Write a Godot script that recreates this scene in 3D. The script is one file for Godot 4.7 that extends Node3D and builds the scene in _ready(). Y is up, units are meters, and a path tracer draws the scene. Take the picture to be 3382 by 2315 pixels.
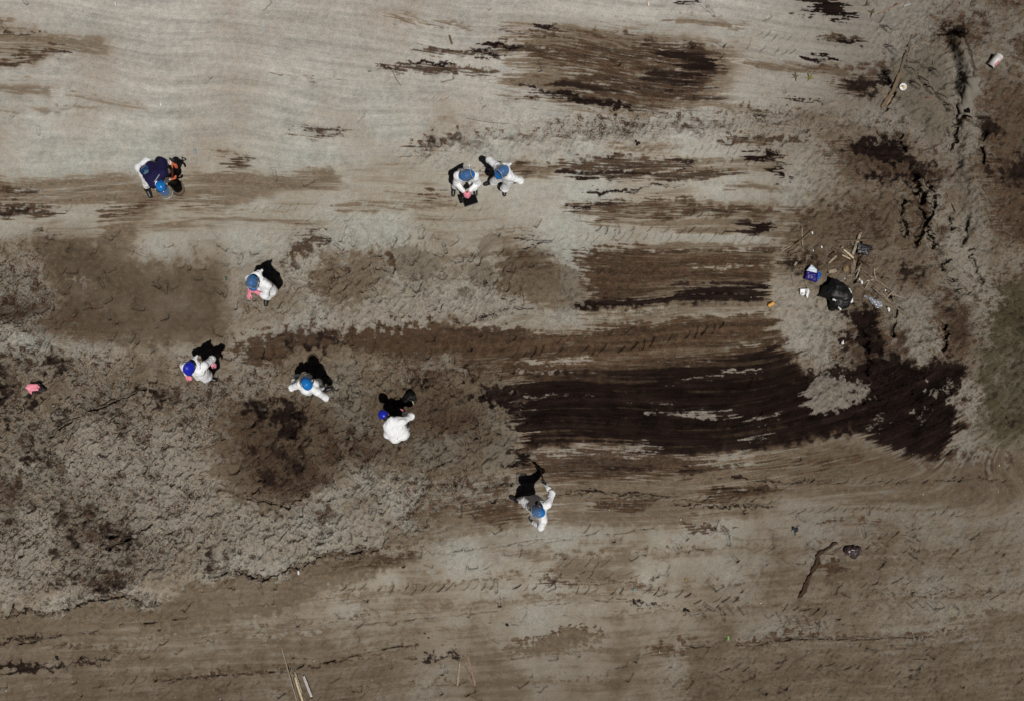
extends Node3D

# A beach cleaned after an oil spill, seen straight down from a drone 18 m up.
const CAM_H := 18.0
const PXM := 140.0           # survey pixels per metre on the sand
const VM := 0.010394         # metres per survey unit of the ground plan
const GX := -14.0
const GZ := -9.7
const TW := 2048
const TH := 1420
const TP := 0.013671875      # metres per texel of the ground
const MW := 1024
const MH := 710
const LW := 683
const LH := 474

var names := {}
var layers: Array[PackedFloat32Array] = []
var ground_h := PackedFloat32Array()
var relief := PackedFloat32Array()
var mats := {}
var grain_img: Image

func at(px: float, py: float, h := 0.0) -> Vector3:
	var k := (CAM_H - h) / CAM_H / PXM
	return Vector3((px - 1691.0) * k, h, (py - 1157.5) * k)

func plan(vx: float, vy: float) -> Vector3:
	return Vector3((vx - 1162.0) * VM, 0.0, (vy - 795.5) * VM)

func numbered(called: String) -> String:
	if not names.has(called):
		names[called] = 0
		return called
	names[called] += 1
	return "%s_%03d" % [called, names[called]]

func tag(o: Node3D, label: String, category: String, group := "") -> Node3D:
	o.set_meta("label", label)
	o.set_meta("category", category)
	if group != "":
		o.set_meta("group", group)
	return o

func thing(called: String, label: String, category: String, where: Vector3, group := "") -> Node3D:
	var o := Node3D.new()
	o.name = numbered(called)
	add_child(o)
	o.position = where
	return tag(o, label, category, group)

func part(called: String, mesh: Mesh, m: Material, parent: Node3D) -> MeshInstance3D:
	var o := MeshInstance3D.new()
	o.name = called
	o.mesh = mesh
	o.material_override = m
	parent.add_child(o, true)
	return o

func single(called: String, mesh: Mesh, m: Material, where: Vector3, label: String, category: String, group := "") -> MeshInstance3D:
	var o := MeshInstance3D.new()
	o.name = numbered(called)
	o.mesh = mesh
	o.material_override = m
	add_child(o)
	o.position = where
	tag(o, label, category, group)
	return o

func srgb(r: float, g: float, b: float) -> Color:
	return Color(r / 255.0, g / 255.0, b / 255.0)

func mat(key: String, c: Color, rough := 0.8, spec := 0.5) -> StandardMaterial3D:
	if mats.has(key):
		return mats[key]
	var m := StandardMaterial3D.new()
	m.albedo_color = c
	m.roughness = rough
	m.metallic_specular = spec
	m.cull_mode = BaseMaterial3D.CULL_DISABLED
	mats[key] = m
	return m

func noise_img(w: int, h: int, freq: float, sd: int, oct := 4, kind := FastNoiseLite.TYPE_SIMPLEX_SMOOTH) -> Image:
	var n := FastNoiseLite.new()
	n.noise_type = kind
	n.seed = sd
	n.frequency = freq
	n.fractal_type = FastNoiseLite.FRACTAL_FBM if oct > 1 else FastNoiseLite.FRACTAL_NONE
	n.fractal_octaves = oct
	if kind == FastNoiseLite.TYPE_CELLULAR:
		n.cellular_return_type = FastNoiseLite.RETURN_DISTANCE
	return n.get_image(w, h, false, false, true)

func gh(x: float, z: float) -> float:
	var u := clampf((x - GX) / (TP * 2.0), 0.0, MW - 2.0)
	var v := clampf((z - GZ) / (TP * 2.0), 0.0, MH - 2.0)
	var i := int(u)
	var j := int(v)
	var a := lerpf(ground_h[j * MW + i], ground_h[j * MW + i + 1], u - i)
	var b := lerpf(ground_h[(j + 1) * MW + i], ground_h[(j + 1) * MW + i + 1], u - i)
	return lerpf(a, b, v - j)

# ---------------------------------------------------------------- the scene
func _ready() -> void:
	var cam := Camera3D.new()
	cam.name = "camera"
	cam.fov = 49.34
	cam.near = 0.1
	cam.far = 1500.0
	cam.rotation_degrees = Vector3(-90, 0, 0)
	cam.position = Vector3(0, CAM_H, 0)
	cam.current = true
	add_child(cam)
	var env := Environment.new()
	env.background_mode = Environment.BG_SKY
	var sky := Sky.new()
	var sm := ProceduralSkyMaterial.new()
	sm.sky_top_color = Color(0.18, 0.33, 0.62)
	sm.sky_horizon_color = Color(0.42, 0.52, 0.66)
	sm.sky_curve = 0.12
	sm.ground_bottom_color = Color(0.3, 0.27, 0.24)
	sm.ground_horizon_color = Color(0.42, 0.45, 0.5)
	sm.sky_energy_multiplier = SKY_E
	sm.ground_energy_multiplier = SKY_E
	sky.sky_material = sm
	env.sky = sky
	env.tonemap_mode = Environment.TONE_MAPPER_LINEAR
	env.tonemap_exposure = 1.0
	env.sdfgi_enabled = true
	env.ssao_enabled = true
	env.ssil_enabled = true
	var we := WorldEnvironment.new()
	we.name = "world_environment"
	we.environment = env
	add_child(we)
	var sun := DirectionalLight3D.new()
	sun.name = "sun"
	sun.light_color = Color(1.0, 0.985, 0.96)
	sun.light_energy = 1.05
	sun.light_angular_distance = 0.5
	sun.shadow_enabled = true
	add_child(sun)
	sun.look_at_from_position(Vector3(0.17, 1.0, 0.27) * 30.0, Vector3.ZERO, Vector3.UP)

	make_ground()
	make_people()
	make_litter()

const SKY_E := 0.22

# ---------------------------------------------------------------- ground: painted plan of stains and relief
# layers: 0 damp sand and painted edge fall-off, 1 brown wash, 2 brown oil, 3 smooth grey wet sand, 4 black oil and dark lines, 5 pale crust, 6 moss, 7 rugged
func extend(p: float, most: float) -> float:
	return -260.0 if p <= 0.5 else most + 260.0 if p >= most - 0.5 else p

func paint(layer: int, f: float, soft: float, pts: Array, width := 0.0) -> void:
	var n := pts.size() / 2
	var px := PackedFloat32Array()
	var py := PackedFloat32Array()
	var x0 := 1e9
	var x1 := -1e9
	var y0 := 1e9
	var y1 := -1e9
	for k in n:
		var a := extend(pts[k * 2], 2324.0)
		var b := extend(pts[k * 2 + 1], 1591.0)
		px.append(a)
		py.append(b)
		x0 = minf(x0, a); x1 = maxf(x1, a); y0 = minf(y0, b); y1 = maxf(y1, b)
	var reach := width * 0.5 + soft * 0.5 + 4.0
	var per := TP * 3.0 / VM                 # plan units per cell
	var ox := GX / VM + 1162.0
	var oy := GZ / VM + 795.5
	var i0 := maxi(0, int((x0 - reach - ox) / per))
	var i1 := mini(LW - 1, int((x1 + reach - ox) / per) + 1)
	var j0 := maxi(0, int((y0 - reach - oy) / per))
	var j1 := mini(LH - 1, int((y1 + reach - oy) / per) + 1)
	var arr := layers[layer]
	var closed := width <= 0.0
	for j in range(j0, j1 + 1):
		var y := oy + (j + 0.5) * per
		for i in range(i0, i1 + 1):
			var x := ox + (i + 0.5) * per
			var d2 := 1e12
			var inside := false
			var last := n if closed else n - 1
			for k in last:
				var ax := px[k]
				var ay := py[k]
				var q := k + 1 if k + 1 < n else 0
				var ex := px[q] - ax
				var ey := py[q] - ay
				var wx := x - ax
				var wy := y - ay
				var t := clampf((wx * ex + wy * ey) / (ex * ex + ey * ey + 1e-6), 0.0, 1.0)
				var dx := wx - ex * t
				var dy := wy - ey * t
				var dd := dx * dx + dy * dy
				if dd < d2:
					d2 = dd
				if closed and ((ay > y) != (ay + ey > y)) and wx < ex * wy / ey:
					inside = not inside
			var sd := sqrt(d2)
			if closed:
				if inside:
					sd = -sd
			else:
				sd -= width * 0.5
			var v := f * clampf(0.5 - sd / soft, 0.0, 1.0)
			if v > arr[j * LW + i]:
				arr[j * LW + i] = v
	layers[layer] = arr

func stains() -> void:
	for k in 8:
		var a := PackedFloat32Array()
		a.resize(LW * LH)
		layers.append(a)
	# damp sand, and a light fall-off towards right and bottom painted in
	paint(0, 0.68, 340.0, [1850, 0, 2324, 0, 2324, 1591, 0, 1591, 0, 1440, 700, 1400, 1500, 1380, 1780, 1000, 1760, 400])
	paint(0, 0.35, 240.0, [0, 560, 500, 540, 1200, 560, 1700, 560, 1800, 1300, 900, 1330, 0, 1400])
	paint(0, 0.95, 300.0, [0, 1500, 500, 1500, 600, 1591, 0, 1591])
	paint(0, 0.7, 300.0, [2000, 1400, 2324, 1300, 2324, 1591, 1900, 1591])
	paint(0, 0.95, 90.0, [44, 549, 190, 536, 280, 590, 505, 596, 520, 664, 520, 765, 440, 790, 340, 785, 190, 785, 110, 770, 47, 745, 118, 690, 100, 596])
	paint(0, 0.8, 120.0, [480, 900, 720, 880, 1160, 860, 1160, 1060, 790, 1090, 640, 1150, 520, 1120, 480, 1050])
	paint(0, 0.7, 100.0, [1130, 575, 1245, 580, 1320, 640, 1320, 690, 1180, 670])
	# rugged sand
	paint(7, 1.0, 132, [0, 560, 100, 560, 120, 690, 60, 760, 180, 790, 330, 800, 520, 860, 500, 1000, 490, 1060, 700, 1150, 900, 1180, 980, 1220, 850, 1245, 660, 1290, 480, 1310, 350, 1365, 210, 1370, 0, 1390])
	paint(7, 0.8, 132, [520, 790, 780, 800, 1020, 800, 1180, 860, 1180, 1080, 1050, 1130, 900, 1200, 500, 1100])
	paint(7, 0.55, 132, [540, 590, 720, 540, 900, 560, 1150, 560, 1330, 600, 1320, 710, 1060, 740, 620, 760, 540, 720])
	paint(7, 0.7, 66, [935, 350, 1010, 300, 1200, 290, 1400, 250, 1560, 255, 1850, 250, 2000, 230, 2080, 300, 1850, 310, 1560, 300, 1340, 330, 1130, 325, 990, 362])
	paint(7, 0.55, 154, [1790, 330, 1900, 280, 1960, 140, 2000, 20, 2324, 0, 2324, 1020, 2180, 1040, 2000, 990, 1850, 960, 1790, 840, 1770, 600])
	paint(7, 0.35, 264, [1850, 1180, 2324, 1090, 2324, 1591, 1500, 1591, 1500, 1500])
	paint(7, 0.3, 220, [0, 1480, 900, 1450, 1100, 1591, 0, 1591])
	# --- upper left
	paint(1, 0.72, 30.0, [0, 50, 60, 52, 90, 72, 240, 82, 260, 128, 190, 135, 130, 110, 110, 135, 70, 158, 0, 148])
	paint(2, 0.7, 8.0, [0, 81, 60, 79], 8.0)
	paint(2, 0.68, 24.0, [35, 125, 125, 112], 24.0)
	paint(2, 0.8, 10.0, [0, 142, 65, 140], 12.0)
	paint(1, 0.6, 40.0, [0, 160, 130, 188, 130, 222, 60, 225, 0, 215])
	paint(1, 0.5, 12.0, [0, 255, 330, 245], 10.0)
	paint(1, 0.45, 20.0, [180, 215, 330, 245], 20.0)
	paint(1, 0.78, 36.0, [0, 408, 140, 398, 275, 388, 330, 410, 430, 392, 520, 385, 640, 395, 780, 388, 780, 440, 640, 440, 520, 475, 440, 455, 380, 470, 330, 520, 290, 600, 190, 600, 225, 520, 250, 470, 120, 475, 0, 475])
	paint(2, 0.6, 20.0, [0, 430, 45, 420, 60, 450, 0, 455])
	paint(2, 0.85, 24.0, [0, 470, 95, 485], 30.0)
	paint(4, 0.5, 10.0, [0, 478, 90, 484], 14.0)
	paint(2, 0.42, 30.0, [235, 488, 300, 478, 365, 455], 34.0)
	paint(2, 0.48, 30.0, [360, 440, 480, 455, 500, 472, 430, 478, 380, 462])
	paint(2, 0.72, 8.0, [665, 288, 776, 298], 7.0)
	paint(2, 0.6, 14.0, [700, 305, 760, 312], 10.0)
	paint(2, 0.52, 26.0, [505, 345, 560, 355, 560, 380, 510, 395, 495, 385])
	paint(1, 0.6, 26.0, [480, 335, 560, 345, 570, 400, 490, 400])
	paint(2, 0.4, 22.0, [640, 165, 776, 175, 776, 185, 650, 180])
	paint(1, 0.5, 40.0, [300, 505, 440, 470, 760, 500, 760, 520, 560, 512, 420, 530])
	# --- upper middle
	paint(2, 0.74, 12.0, [955, 112, 1075, 124], 16.0)
	paint(4, 0.72, 12.0, [1090, 118, 1145, 128], 15.0)
	paint(4, 0.85, 8.0, [1100, 102, 1160, 108], 12.0)
	paint(2, 0.72, 16.0, [1130, 108, 1300, 124], 26.0)
	paint(2, 0.76, 8.0, [1127, 70, 1290, 88], 8.0)
	paint(4, 0.9, 8.0, [1228, 64, 1265, 68], 10.0)
	paint(2, 0.72, 14.0, [1265, 68, 1450, 86], 16.0)
	paint(1, 0.85, 60.0, [1180, 60, 1480, 60, 1690, 110, 1650, 240, 1450, 262, 1280, 240, 1180, 200])
	paint(2, 0.66, 36.0, [1230, 115, 1300, 85, 1470, 95, 1570, 100, 1640, 130, 1640, 170, 1600, 195, 1625, 215, 1600, 235, 1480, 250, 1400, 245, 1300, 232, 1210, 215, 1300, 205, 1215, 180, 1320, 165, 1220, 140])
	paint(4, 0.56, 24.0, [1460, 88, 1530, 100, 1620, 112, 1640, 140, 1600, 160, 1500, 135])
	paint(4, 0.5, 30.0, [1480, 148, 1580, 160, 1610, 190, 1580, 215, 1470, 200, 1380, 190, 1450, 180])
	paint(4, 0.52, 14.0, [1290, 190, 1500, 215], 14.0)
	paint(4, 0.74, 12.0, [1210, 208, 1290, 215, 1420, 243], 18.0)
	paint(4, 0.7, 6.0, [835, 155, 900, 152], 6.0)
	paint(4, 0.85, 6.0, [940, 143, 1050, 145], 7.0)
	paint(2, 0.78, 12.0, [850, 157, 910, 146, 1050, 148, 1140, 161, 1155, 165, 1100, 178, 1050, 167, 950, 166, 900, 159])
	paint(2, 0.5, 14.0, [1105, 170, 1150, 180], 12.0)
	paint(1, 0.6, 20.0, [900, 25, 935, 30, 975, 55, 960, 62, 920, 45])
	paint(1, 0.72, 12.0, [1015, 48, 1065, 60], 14.0)
	paint(2, 0.34, 30.0, [935, 350, 960, 330, 1010, 305, 1100, 292, 1190, 296, 1290, 262, 1400, 255, 1560, 260, 1560, 300, 1440, 320, 1340, 330, 1240, 330, 1130, 320, 1050, 335, 990, 360, 945, 368])
	paint(4, 0.3, 30.0, [935, 350, 960, 330, 1010, 305, 1100, 292, 1190, 296, 1240, 330, 1130, 320, 1050, 335, 990, 360, 945, 368])
	paint(2, 0.54, 20.0, [985, 305, 1060, 298, 1060, 325, 990, 340, 950, 355, 960, 330])
	paint(5, 0.6, 6.0, [978, 268, 1012, 259], 5.0)
	paint(1, 0.72, 14.0, [1400, 325, 1560, 330, 1500, 345, 1410, 340])
	paint(1, 0.82, 20.0, [1140, 362, 1290, 375, 1250, 410, 1120, 400])
	paint(2, 0.7, 18.0, [1330, 357, 1420, 350, 1560, 365, 1560, 412, 1420, 410, 1300, 400, 1280, 388, 1290, 380, 1180, 400, 1150, 400, 1150, 372, 1250, 375])
	paint(4, 0.6, 12.0, [1290, 392, 1400, 402], 14.0)
	paint(4, 0.68, 8.0, [1370, 360, 1420, 352], 8.0)
	paint(4, 0.6, 12.0, [1400, 392, 1540, 404], 12.0)
	paint(4, 0.82, 8.0, [1340, 435, 1415, 432], 9.0)
	paint(4, 0.6, 6.0, [1415, 432, 1540, 422], 6.0)
	paint(1, 0.75, 20.0, [1310, 462, 1560, 450, 1760, 455, 1760, 535, 1553, 530, 1370, 512])
	paint(2, 0.6, 20.0, [1315, 472, 1560, 462], 24.0)
	paint(4, 0.68, 6.0, [1320, 472, 1420, 463], 5.0)
	paint(2, 0.5, 20.0, [1370, 490, 1560, 484], 26.0)
	paint(1, 0.7, 16.0, [776, 475, 1040, 470], 18.0)
	paint(1, 0.62, 24.0, [776, 430, 1030, 440, 1020, 465, 900, 460, 776, 450])
	paint(2, 0.48, 20.0, [955, 438, 1020, 445], 20.0)
	paint(1, 0.6, 20.0, [1040, 400, 1110, 402], 22.0)
	paint(2, 0.5, 10.0, [1060, 398, 1100, 398], 8.0)
	# --- upper right
	paint(4, 1.4, 8.0, [1808, 0, 1920, 0, 1917, 20, 1912, 48, 1880, 40, 1815, 26, 1838, 18, 1832, 8])
	paint(5, 0.9, 8.0, [1840, 17, 1860, 22, 1848, 28])
	paint(4, 0.62, 16.0, [1553, 0, 1590, 0, 1585, 14, 1553, 18])
	paint(1, 0.68, 18.0, [1553, 45, 1690, 57], 20.0)
	paint(4, 0.72, 14.0, [1553, 97, 1580, 105, 1575, 125, 1553, 125])
	paint(4, 0.6, 20.0, [1553, 128, 1645, 130, 1640, 155, 1605, 185, 1553, 190])
	paint(2, 0.85, 16.0, [1553, 203, 1590, 210, 1580, 228, 1553, 226])
	paint(2, 0.8, 10.0, [1880, 86, 1945, 92], 18.0)
	paint(4, 1.0, 10.0, [1905, 92, 1942, 96], 12.0)
	paint(4, 0.7, 5.0, [1855, 89, 1900, 93], 5.0)
	paint(4, 1.2, 8.0, [1845, 126, 1883, 132], 13.0)
	paint(1, 0.72, 20.0, [1740, 150, 1930, 158], 26.0)
	paint(2, 0.58, 14.0, [1840, 154, 1910, 160], 18.0)
	paint(2, 0.6, 26.0, [1930, 150, 2030, 140, 2012, 232, 1960, 232, 1900, 200])
	paint(4, 0.58, 20.0, [1930, 180, 1985, 175, 2010, 155, 2040, 158, 2020, 185, 2000, 200, 1990, 225, 1950, 215, 1925, 195])
	paint(4, 0.7, 5.0, [1805, 219, 1880, 232], 5.0)
	paint(2, 0.8, 6.0, [1700, 248, 1850, 268], 7.0)
	paint(1, 0.72, 16.0, [1620, 240, 1720, 252], 20.0)
	paint(2, 0.34, 40.0, [1560, 262, 1720, 250, 1900, 265, 1960, 300, 1860, 312, 1580, 302])
	paint(2, 0.76, 12.0, [1615, 315, 1720, 308, 1830, 315, 1830, 325, 1690, 335, 1630, 325])
	paint(4, 1.1, 14.0, [1710, 345, 1760, 345, 1755, 365, 1720, 365])
	paint(4, 0.55, 10.0, [1765, 350, 1790, 350, 1785, 415, 1765, 415, 1770, 380])
	paint(4, 1.1, 12.0, [1755, 383, 1785, 380, 1783, 405, 1760, 400])
	paint(1, 0.66, 20.0, [1553, 362, 1780, 350, 1780, 395, 1553, 395])
	paint(2, 0.76, 16.0, [1553, 387, 1690, 388, 1640, 408, 1553, 415])
	paint(4, 0.5, 12.0, [1553, 365, 1590, 362, 1580, 385, 1553, 390])
	paint(1, 0.72, 14.0, [1690, 420, 1780, 430], 16.0)
	paint(2, 0.8, 16.0, [1553, 472, 1760, 484], 20.0)
	paint(4, 0.95, 16.0, [1700, 505, 1755, 505, 1760, 525, 1710, 535])
	paint(4, 0.95, 30.0, [1935, 330, 1990, 312, 2040, 320, 2060, 345, 2100, 365, 2105, 375, 2070, 380, 2040, 375, 1990, 365, 1940, 350])
	paint(4, 0.9, 30.0, [1960, 385, 2050, 395, 2080, 380, 2150, 385, 2150, 395, 2100, 405, 2060, 410, 1990, 410])
	paint(2, 0.55, 40.0, [1880, 320, 2130, 340, 2170, 400, 2060, 425, 1960, 425, 1860, 350])
	paint(1, 0.78, 50.0, [1780, 460, 1940, 430, 2040, 412, 2055, 500, 2030, 570, 1780, 570, 1755, 530])
	paint(2, 0.45, 40.0, [1800, 480, 2040, 440, 2040, 560, 1800, 560])
	paint(4, 0.64, 18.0, [2130, 60, 2200, 50, 2210, 70, 2200, 85, 2140, 85])
	paint(2, 0.6, 24.0, [2280, 90, 2324, 60, 2324, 150, 2300, 140])
	paint(4, 0.58, 24.0, [2213, 240, 2290, 290, 2290, 310, 2220, 315])
	paint(2, 0.5, 50.0, [2215, 250, 2324, 230, 2324, 560, 2230, 480])
	paint(2, 0.5, 30.0, [2240, 0, 2324, 0, 2324, 40, 2250, 24])
	paint(1, 0.5, 80.0, [2200, 0, 2324, 0, 2324, 600, 2150, 500, 2120, 420, 2150, 300, 2210, 200])
	paint(4, 0.5, 30.0, [2255, 355, 2324, 340, 2324, 440, 2270, 430])
	# --- middle left
	paint(1, 0.88, 40.0, [44, 549, 190, 536, 280, 590, 505, 596, 520, 664, 520, 765, 440, 790, 340, 785, 190, 785, 110, 770, 47, 745, 118, 690, 100, 596])
	paint(5, 0.62, 16.0, [175, 640, 215, 641], 14.0)
	paint(2, 0.5, 30.0, [105, 532, 175, 572], 26.0)
	paint(4, 0.35, 30.0, [105, 532, 175, 565], 20.0)
	paint(2, 0.4, 80.0, [60, 745, 150, 680, 240, 700, 300, 760, 180, 780])
	paint(2, 0.38, 40.0, [0, 560, 100, 560, 118, 690, 40, 750, 0, 720])
	paint(1, 0.38, 60.0, [0, 770, 180, 790, 520, 790, 640, 850, 540, 1060, 0, 1060])
	paint(2, 0.3, 60.0, [0, 790, 180, 800, 520, 810, 760, 900, 540, 1060, 0, 1060])
	paint(4, 0.5, 16.0, [28, 812, 45, 800, 48, 826])
	paint(4, 0.45, 57.0, [105, 800, 170, 815, 170, 845, 120, 830])
	paint(4, 0.6, 18.0, [70, 880, 112, 888, 112, 905, 75, 905])
	paint(4, 0.6, 14.0, [0, 920, 25, 930, 20, 945, 0, 945])
	paint(4, 0.5, 12.0, [45, 975, 205, 985], 12.0)
	paint(4, 0.5, 10.0, [155, 935, 240, 910], 10.0)
	paint(4, 0.5, 24.0, [55, 1020, 150, 1030, 150, 1060, 60, 1065])
	paint(2, 0.62, 20.0, [340, 870, 400, 880, 390, 925, 345, 910])
	paint(1, 0.8, 60.0, [480, 900, 720, 880, 800, 950, 790, 1090, 640, 1150, 520, 1120, 480, 1050])
	paint(2, 0.52, 60.0, [510, 930, 760, 950, 740, 1120, 650, 1145, 560, 1110])
	paint(4, 0.57, 48.0, [557, 905, 600, 905, 615, 925, 600, 965, 575, 980, 560, 950])
	paint(4, 0.57, 48.0, [640, 925, 690, 915, 700, 945, 680, 990, 650, 1000, 635, 960])
	paint(4, 0.42, 40.0, [560, 1010, 720, 1010, 700, 1130, 600, 1120])
	paint(1, 0.85, 40.0, [520, 790, 780, 740, 780, 870, 620, 860])
	paint(2, 0.82, 26.0, [520, 800, 560, 765, 640, 750, 780, 742, 780, 795, 640, 800, 600, 830, 530, 820])
	paint(4, 0.45, 24.0, [620, 755, 780, 748, 780, 785, 660, 795])
	paint(2, 0.8, 18.0, [640, 600, 655, 565, 690, 540, 725, 515, 720, 550, 700, 580, 650, 615])
	paint(1, 0.82, 30.0, [690, 640, 740, 570, 880, 560, 890, 600, 830, 680, 740, 700])
	paint(2, 0.5, 24.0, [720, 660, 760, 625], 30.0)
	paint(1, 0.55, 50.0, [530, 640, 640, 640, 700, 700, 620, 745, 540, 730])
	# --- middle
	paint(2, 0.74, 14.0, [855, 575, 890, 575, 890, 608, 860, 600])
	paint(1, 0.5, 60.0, [880, 560, 1130, 570, 1120, 650, 900, 660])
	paint(3, 0.72, 20.0, [888, 560, 950, 558, 1000, 590, 1020, 620, 940, 650, 900, 620])
	paint(3, 0.9, 12.0, [1060, 605, 1110, 590, 1125, 620, 1125, 650, 1090, 655, 1065, 640])
	paint(3, 0.8, 14.0, [1080, 560, 1110, 530, 1140, 535, 1110, 575, 1090, 600])
	paint(1, 0.92, 24.0, [1130, 575, 1200, 560, 1245, 580, 1280, 610, 1320, 640, 1320, 690, 1290, 705, 1220, 700, 1180, 670, 1130, 660, 1110, 620])
	paint(2, 0.5, 30.0, [1140, 570, 1240, 570, 1260, 620, 1140, 620])
	paint(4, 0.8, 8.0, [1205, 558, 1215, 533, 1222, 540, 1218, 562])
	paint(3, 0.85, 12.0, [1275, 600, 1310, 610, 1322, 680, 1290, 695, 1270, 650])
	paint(5, 0.86, 30.0, [850, 680, 1040, 655, 1150, 665, 1215, 695, 1200, 702, 1090, 728, 1040, 718, 940, 738, 780, 752, 720, 745, 790, 715])
	paint(3, 1.0, 6.0, [1030, 658, 1060, 650, 1088, 670, 1060, 688, 1035, 680])
	paint(3, 1.0, 5.0, [1085, 697, 1108, 690, 1120, 700, 1138, 683, 1147, 696, 1122, 706, 1115, 720, 1092, 722, 1083, 710])
	paint(4, 0.92, 4.0, [1076, 693, 1082, 716, 1099, 727, 1119, 721, 1127, 708, 1148, 701], 4.0)
	paint(4, 0.9, 4.0, [1100, 655, 1118, 657, 1130, 651], 4.0)
	paint(1, 0.95, 30.0, [1320, 570, 1560, 550, 1756, 560, 1756, 700, 1330, 740])
	paint(2, 0.9, 40.0, [1310, 572, 1430, 562, 1553, 572, 1750, 570, 1750, 640, 1553, 650, 1330, 700])
	paint(4, 0.95, 18.0, [1310, 697, 1420, 690, 1553, 676, 1740, 652], 18.0)
	paint(4, 0.62, 20.0, [1553, 645, 1740, 642, 1748, 690, 1553, 692])
	paint(5, 0.6, 14.0, [1290, 735, 1370, 720, 1553, 706], 18.0)
	paint(5, 0.68, 8.0, [1553, 716, 1650, 714, 1752, 704], 9.0)
	paint(5, 0.68, 16.0, [1070, 735, 1150, 740, 1200, 735, 1240, 755], 18.0)
	paint(5, 0.5, 12.0, [1620, 610, 1760, 600], 10.0)
	paint(1, 0.95, 30.0, [776, 740, 1000, 725, 1300, 750, 1760, 700, 1765, 780, 1180, 860, 776, 800])
	paint(2, 1.05, 26.0, [776, 743, 900, 737, 1000, 732, 1060, 742, 1200, 757, 1290, 767, 1400, 737, 1553, 730, 1750, 714, 1762, 760, 1553, 800, 1400, 815, 1180, 812, 1130, 815, 980, 800, 776, 798])
	paint(5, 0.55, 10.0, [1180, 817, 1280, 821, 1360, 818], 14.0)
	paint(2, 0.98, 40.0, [1130, 788, 1380, 805, 1553, 805, 1553, 830, 1380, 845, 1190, 872, 1120, 852])
	paint(5, 0.58, 6.0, [1180, 846, 1300, 842], 8.0)
	paint(1, 1.0, 30.0, [1175, 800, 1400, 815, 1760, 760, 1800, 800, 1860, 880, 2190, 830, 2190, 960, 2140, 1047, 1940, 980, 1800, 1014, 1553, 1040, 1280, 1010, 1178, 1032])
	paint(2, 1.0, 30.0, [1175, 860, 1240, 845, 1553, 815, 1765, 770, 1800, 810, 1860, 860, 2190, 830, 2185, 960, 2140, 1047, 1940, 978, 1800, 1014, 1553, 1036, 1400, 1006, 1280, 1008, 1178, 1032])
	paint(4, 0.8, 40.0, [1178, 880, 1300, 862, 1553, 850, 1700, 840, 1800, 850, 1840, 930, 1800, 985, 1553, 985, 1300, 960, 1178, 1000])
	paint(4, 0.69, 30.0, [1178, 872, 1240, 848, 1400, 840, 1553, 822, 1690, 805, 1765, 775, 1790, 805, 1830, 835, 1850, 870, 1830, 930, 1870, 985, 1800, 1012, 1700, 1028, 1553, 1033, 1480, 1037, 1400, 1003, 1280, 1005, 1185, 1030, 1175, 960])
	paint(4, 0.86, 40.0, [1790, 840, 1840, 852, 1930, 828, 1970, 800, 2050, 808, 2080, 830, 2110, 832, 2170, 815, 2200, 840, 2188, 870, 2170, 920, 2185, 960, 2168, 1010, 2140, 1047, 2080, 1037, 2010, 1010, 1940, 977, 1870, 990, 1810, 1000, 1790, 900])
	paint(4, 0.8, 26.0, [1935, 722, 1960, 690, 2000, 702, 2000, 745, 2015, 790, 1990, 815, 1940, 800, 1930, 770])
	paint(2, 0.6, 40.0, [1930, 640, 1990, 660, 2010, 720, 2060, 800, 2130, 800, 2180, 760, 2150, 700, 2120, 660, 2180, 720, 2220, 800, 2200, 850, 1900, 850])
	paint(4, 0.55, 22.0, [2140, 700, 2190, 690, 2200, 730, 2160, 730])
	paint(5, 0.88, 18.0, [1822, 886, 1866, 852, 1907, 854, 1985, 868, 1975, 895, 1925, 925, 1890, 940, 1850, 932])
	paint(5, 0.8, 20.0, [2062, 800, 2100, 770, 2110, 735, 2140, 735, 2150, 780, 2110, 825, 2075, 832])
	paint(5, 0.68, 12.0, [2105, 895, 2165, 872], 13.0)
	paint(5, 0.72, 18.0, [2170, 880, 2215, 862, 2232, 900, 2205, 960, 2190, 1010, 2165, 1036, 2195, 960])
	paint(5, 0.62, 24.0, [1960, 990, 1965, 975, 2000, 935, 2020, 935, 1990, 970])
	paint(5, 0.62, 16.0, [2085, 945, 2110, 930], 14.0)
	paint(5, 0.5, 8.0, [1620, 852, 1700, 842, 1740, 836], 9.0)
	paint(5, 0.57, 26.0, [1500, 930, 1660, 945], 22.0)
	paint(5, 0.54, 18.0, [1420, 925, 1500, 932], 12.0)
	paint(5, 0.55, 10.0, [1200, 902, 1330, 900], 8.0)
	paint(5, 0.6, 26.0, [1690, 1000, 1740, 990], 12.0)
	paint(5, 0.55, 18.0, [1710, 960, 1790, 945], 12.0)
	paint(5, 0.54, 16.0, [1530, 865, 1620, 858], 8.0)
	paint(1, 0.78, 60.0, [760, 800, 1160, 825, 1180, 870, 1180, 1070, 900, 1100, 760, 1050])
	paint(2, 0.52, 40.0, [930, 850, 1000, 820, 1020, 860, 970, 910, 900, 900])
	paint(2, 0.58, 40.0, [940, 925, 1040, 900, 1080, 960, 1010, 1000, 950, 975])
	paint(4, 0.6, 16.0, [960, 850, 990, 845, 985, 868, 960, 868])
	paint(4, 0.64, 16.0, [1040, 822, 1060, 822, 1092, 865, 1060, 852])
	paint(4, 0.72, 22.0, [1093, 880, 1142, 880, 1155, 912, 1140, 930, 1100, 922])
	paint(4, 0.7, 16.0, [1142, 880, 1178, 872, 1176, 950, 1150, 940])
	paint(3, 1.0, 8.0, [1105, 928, 1125, 922, 1136, 970, 1120, 978, 1108, 960])
	paint(3, 0.92, 10.0, [1140, 955, 1174, 950, 1172, 1052, 1100, 1072, 1095, 1020, 1140, 995])
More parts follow.
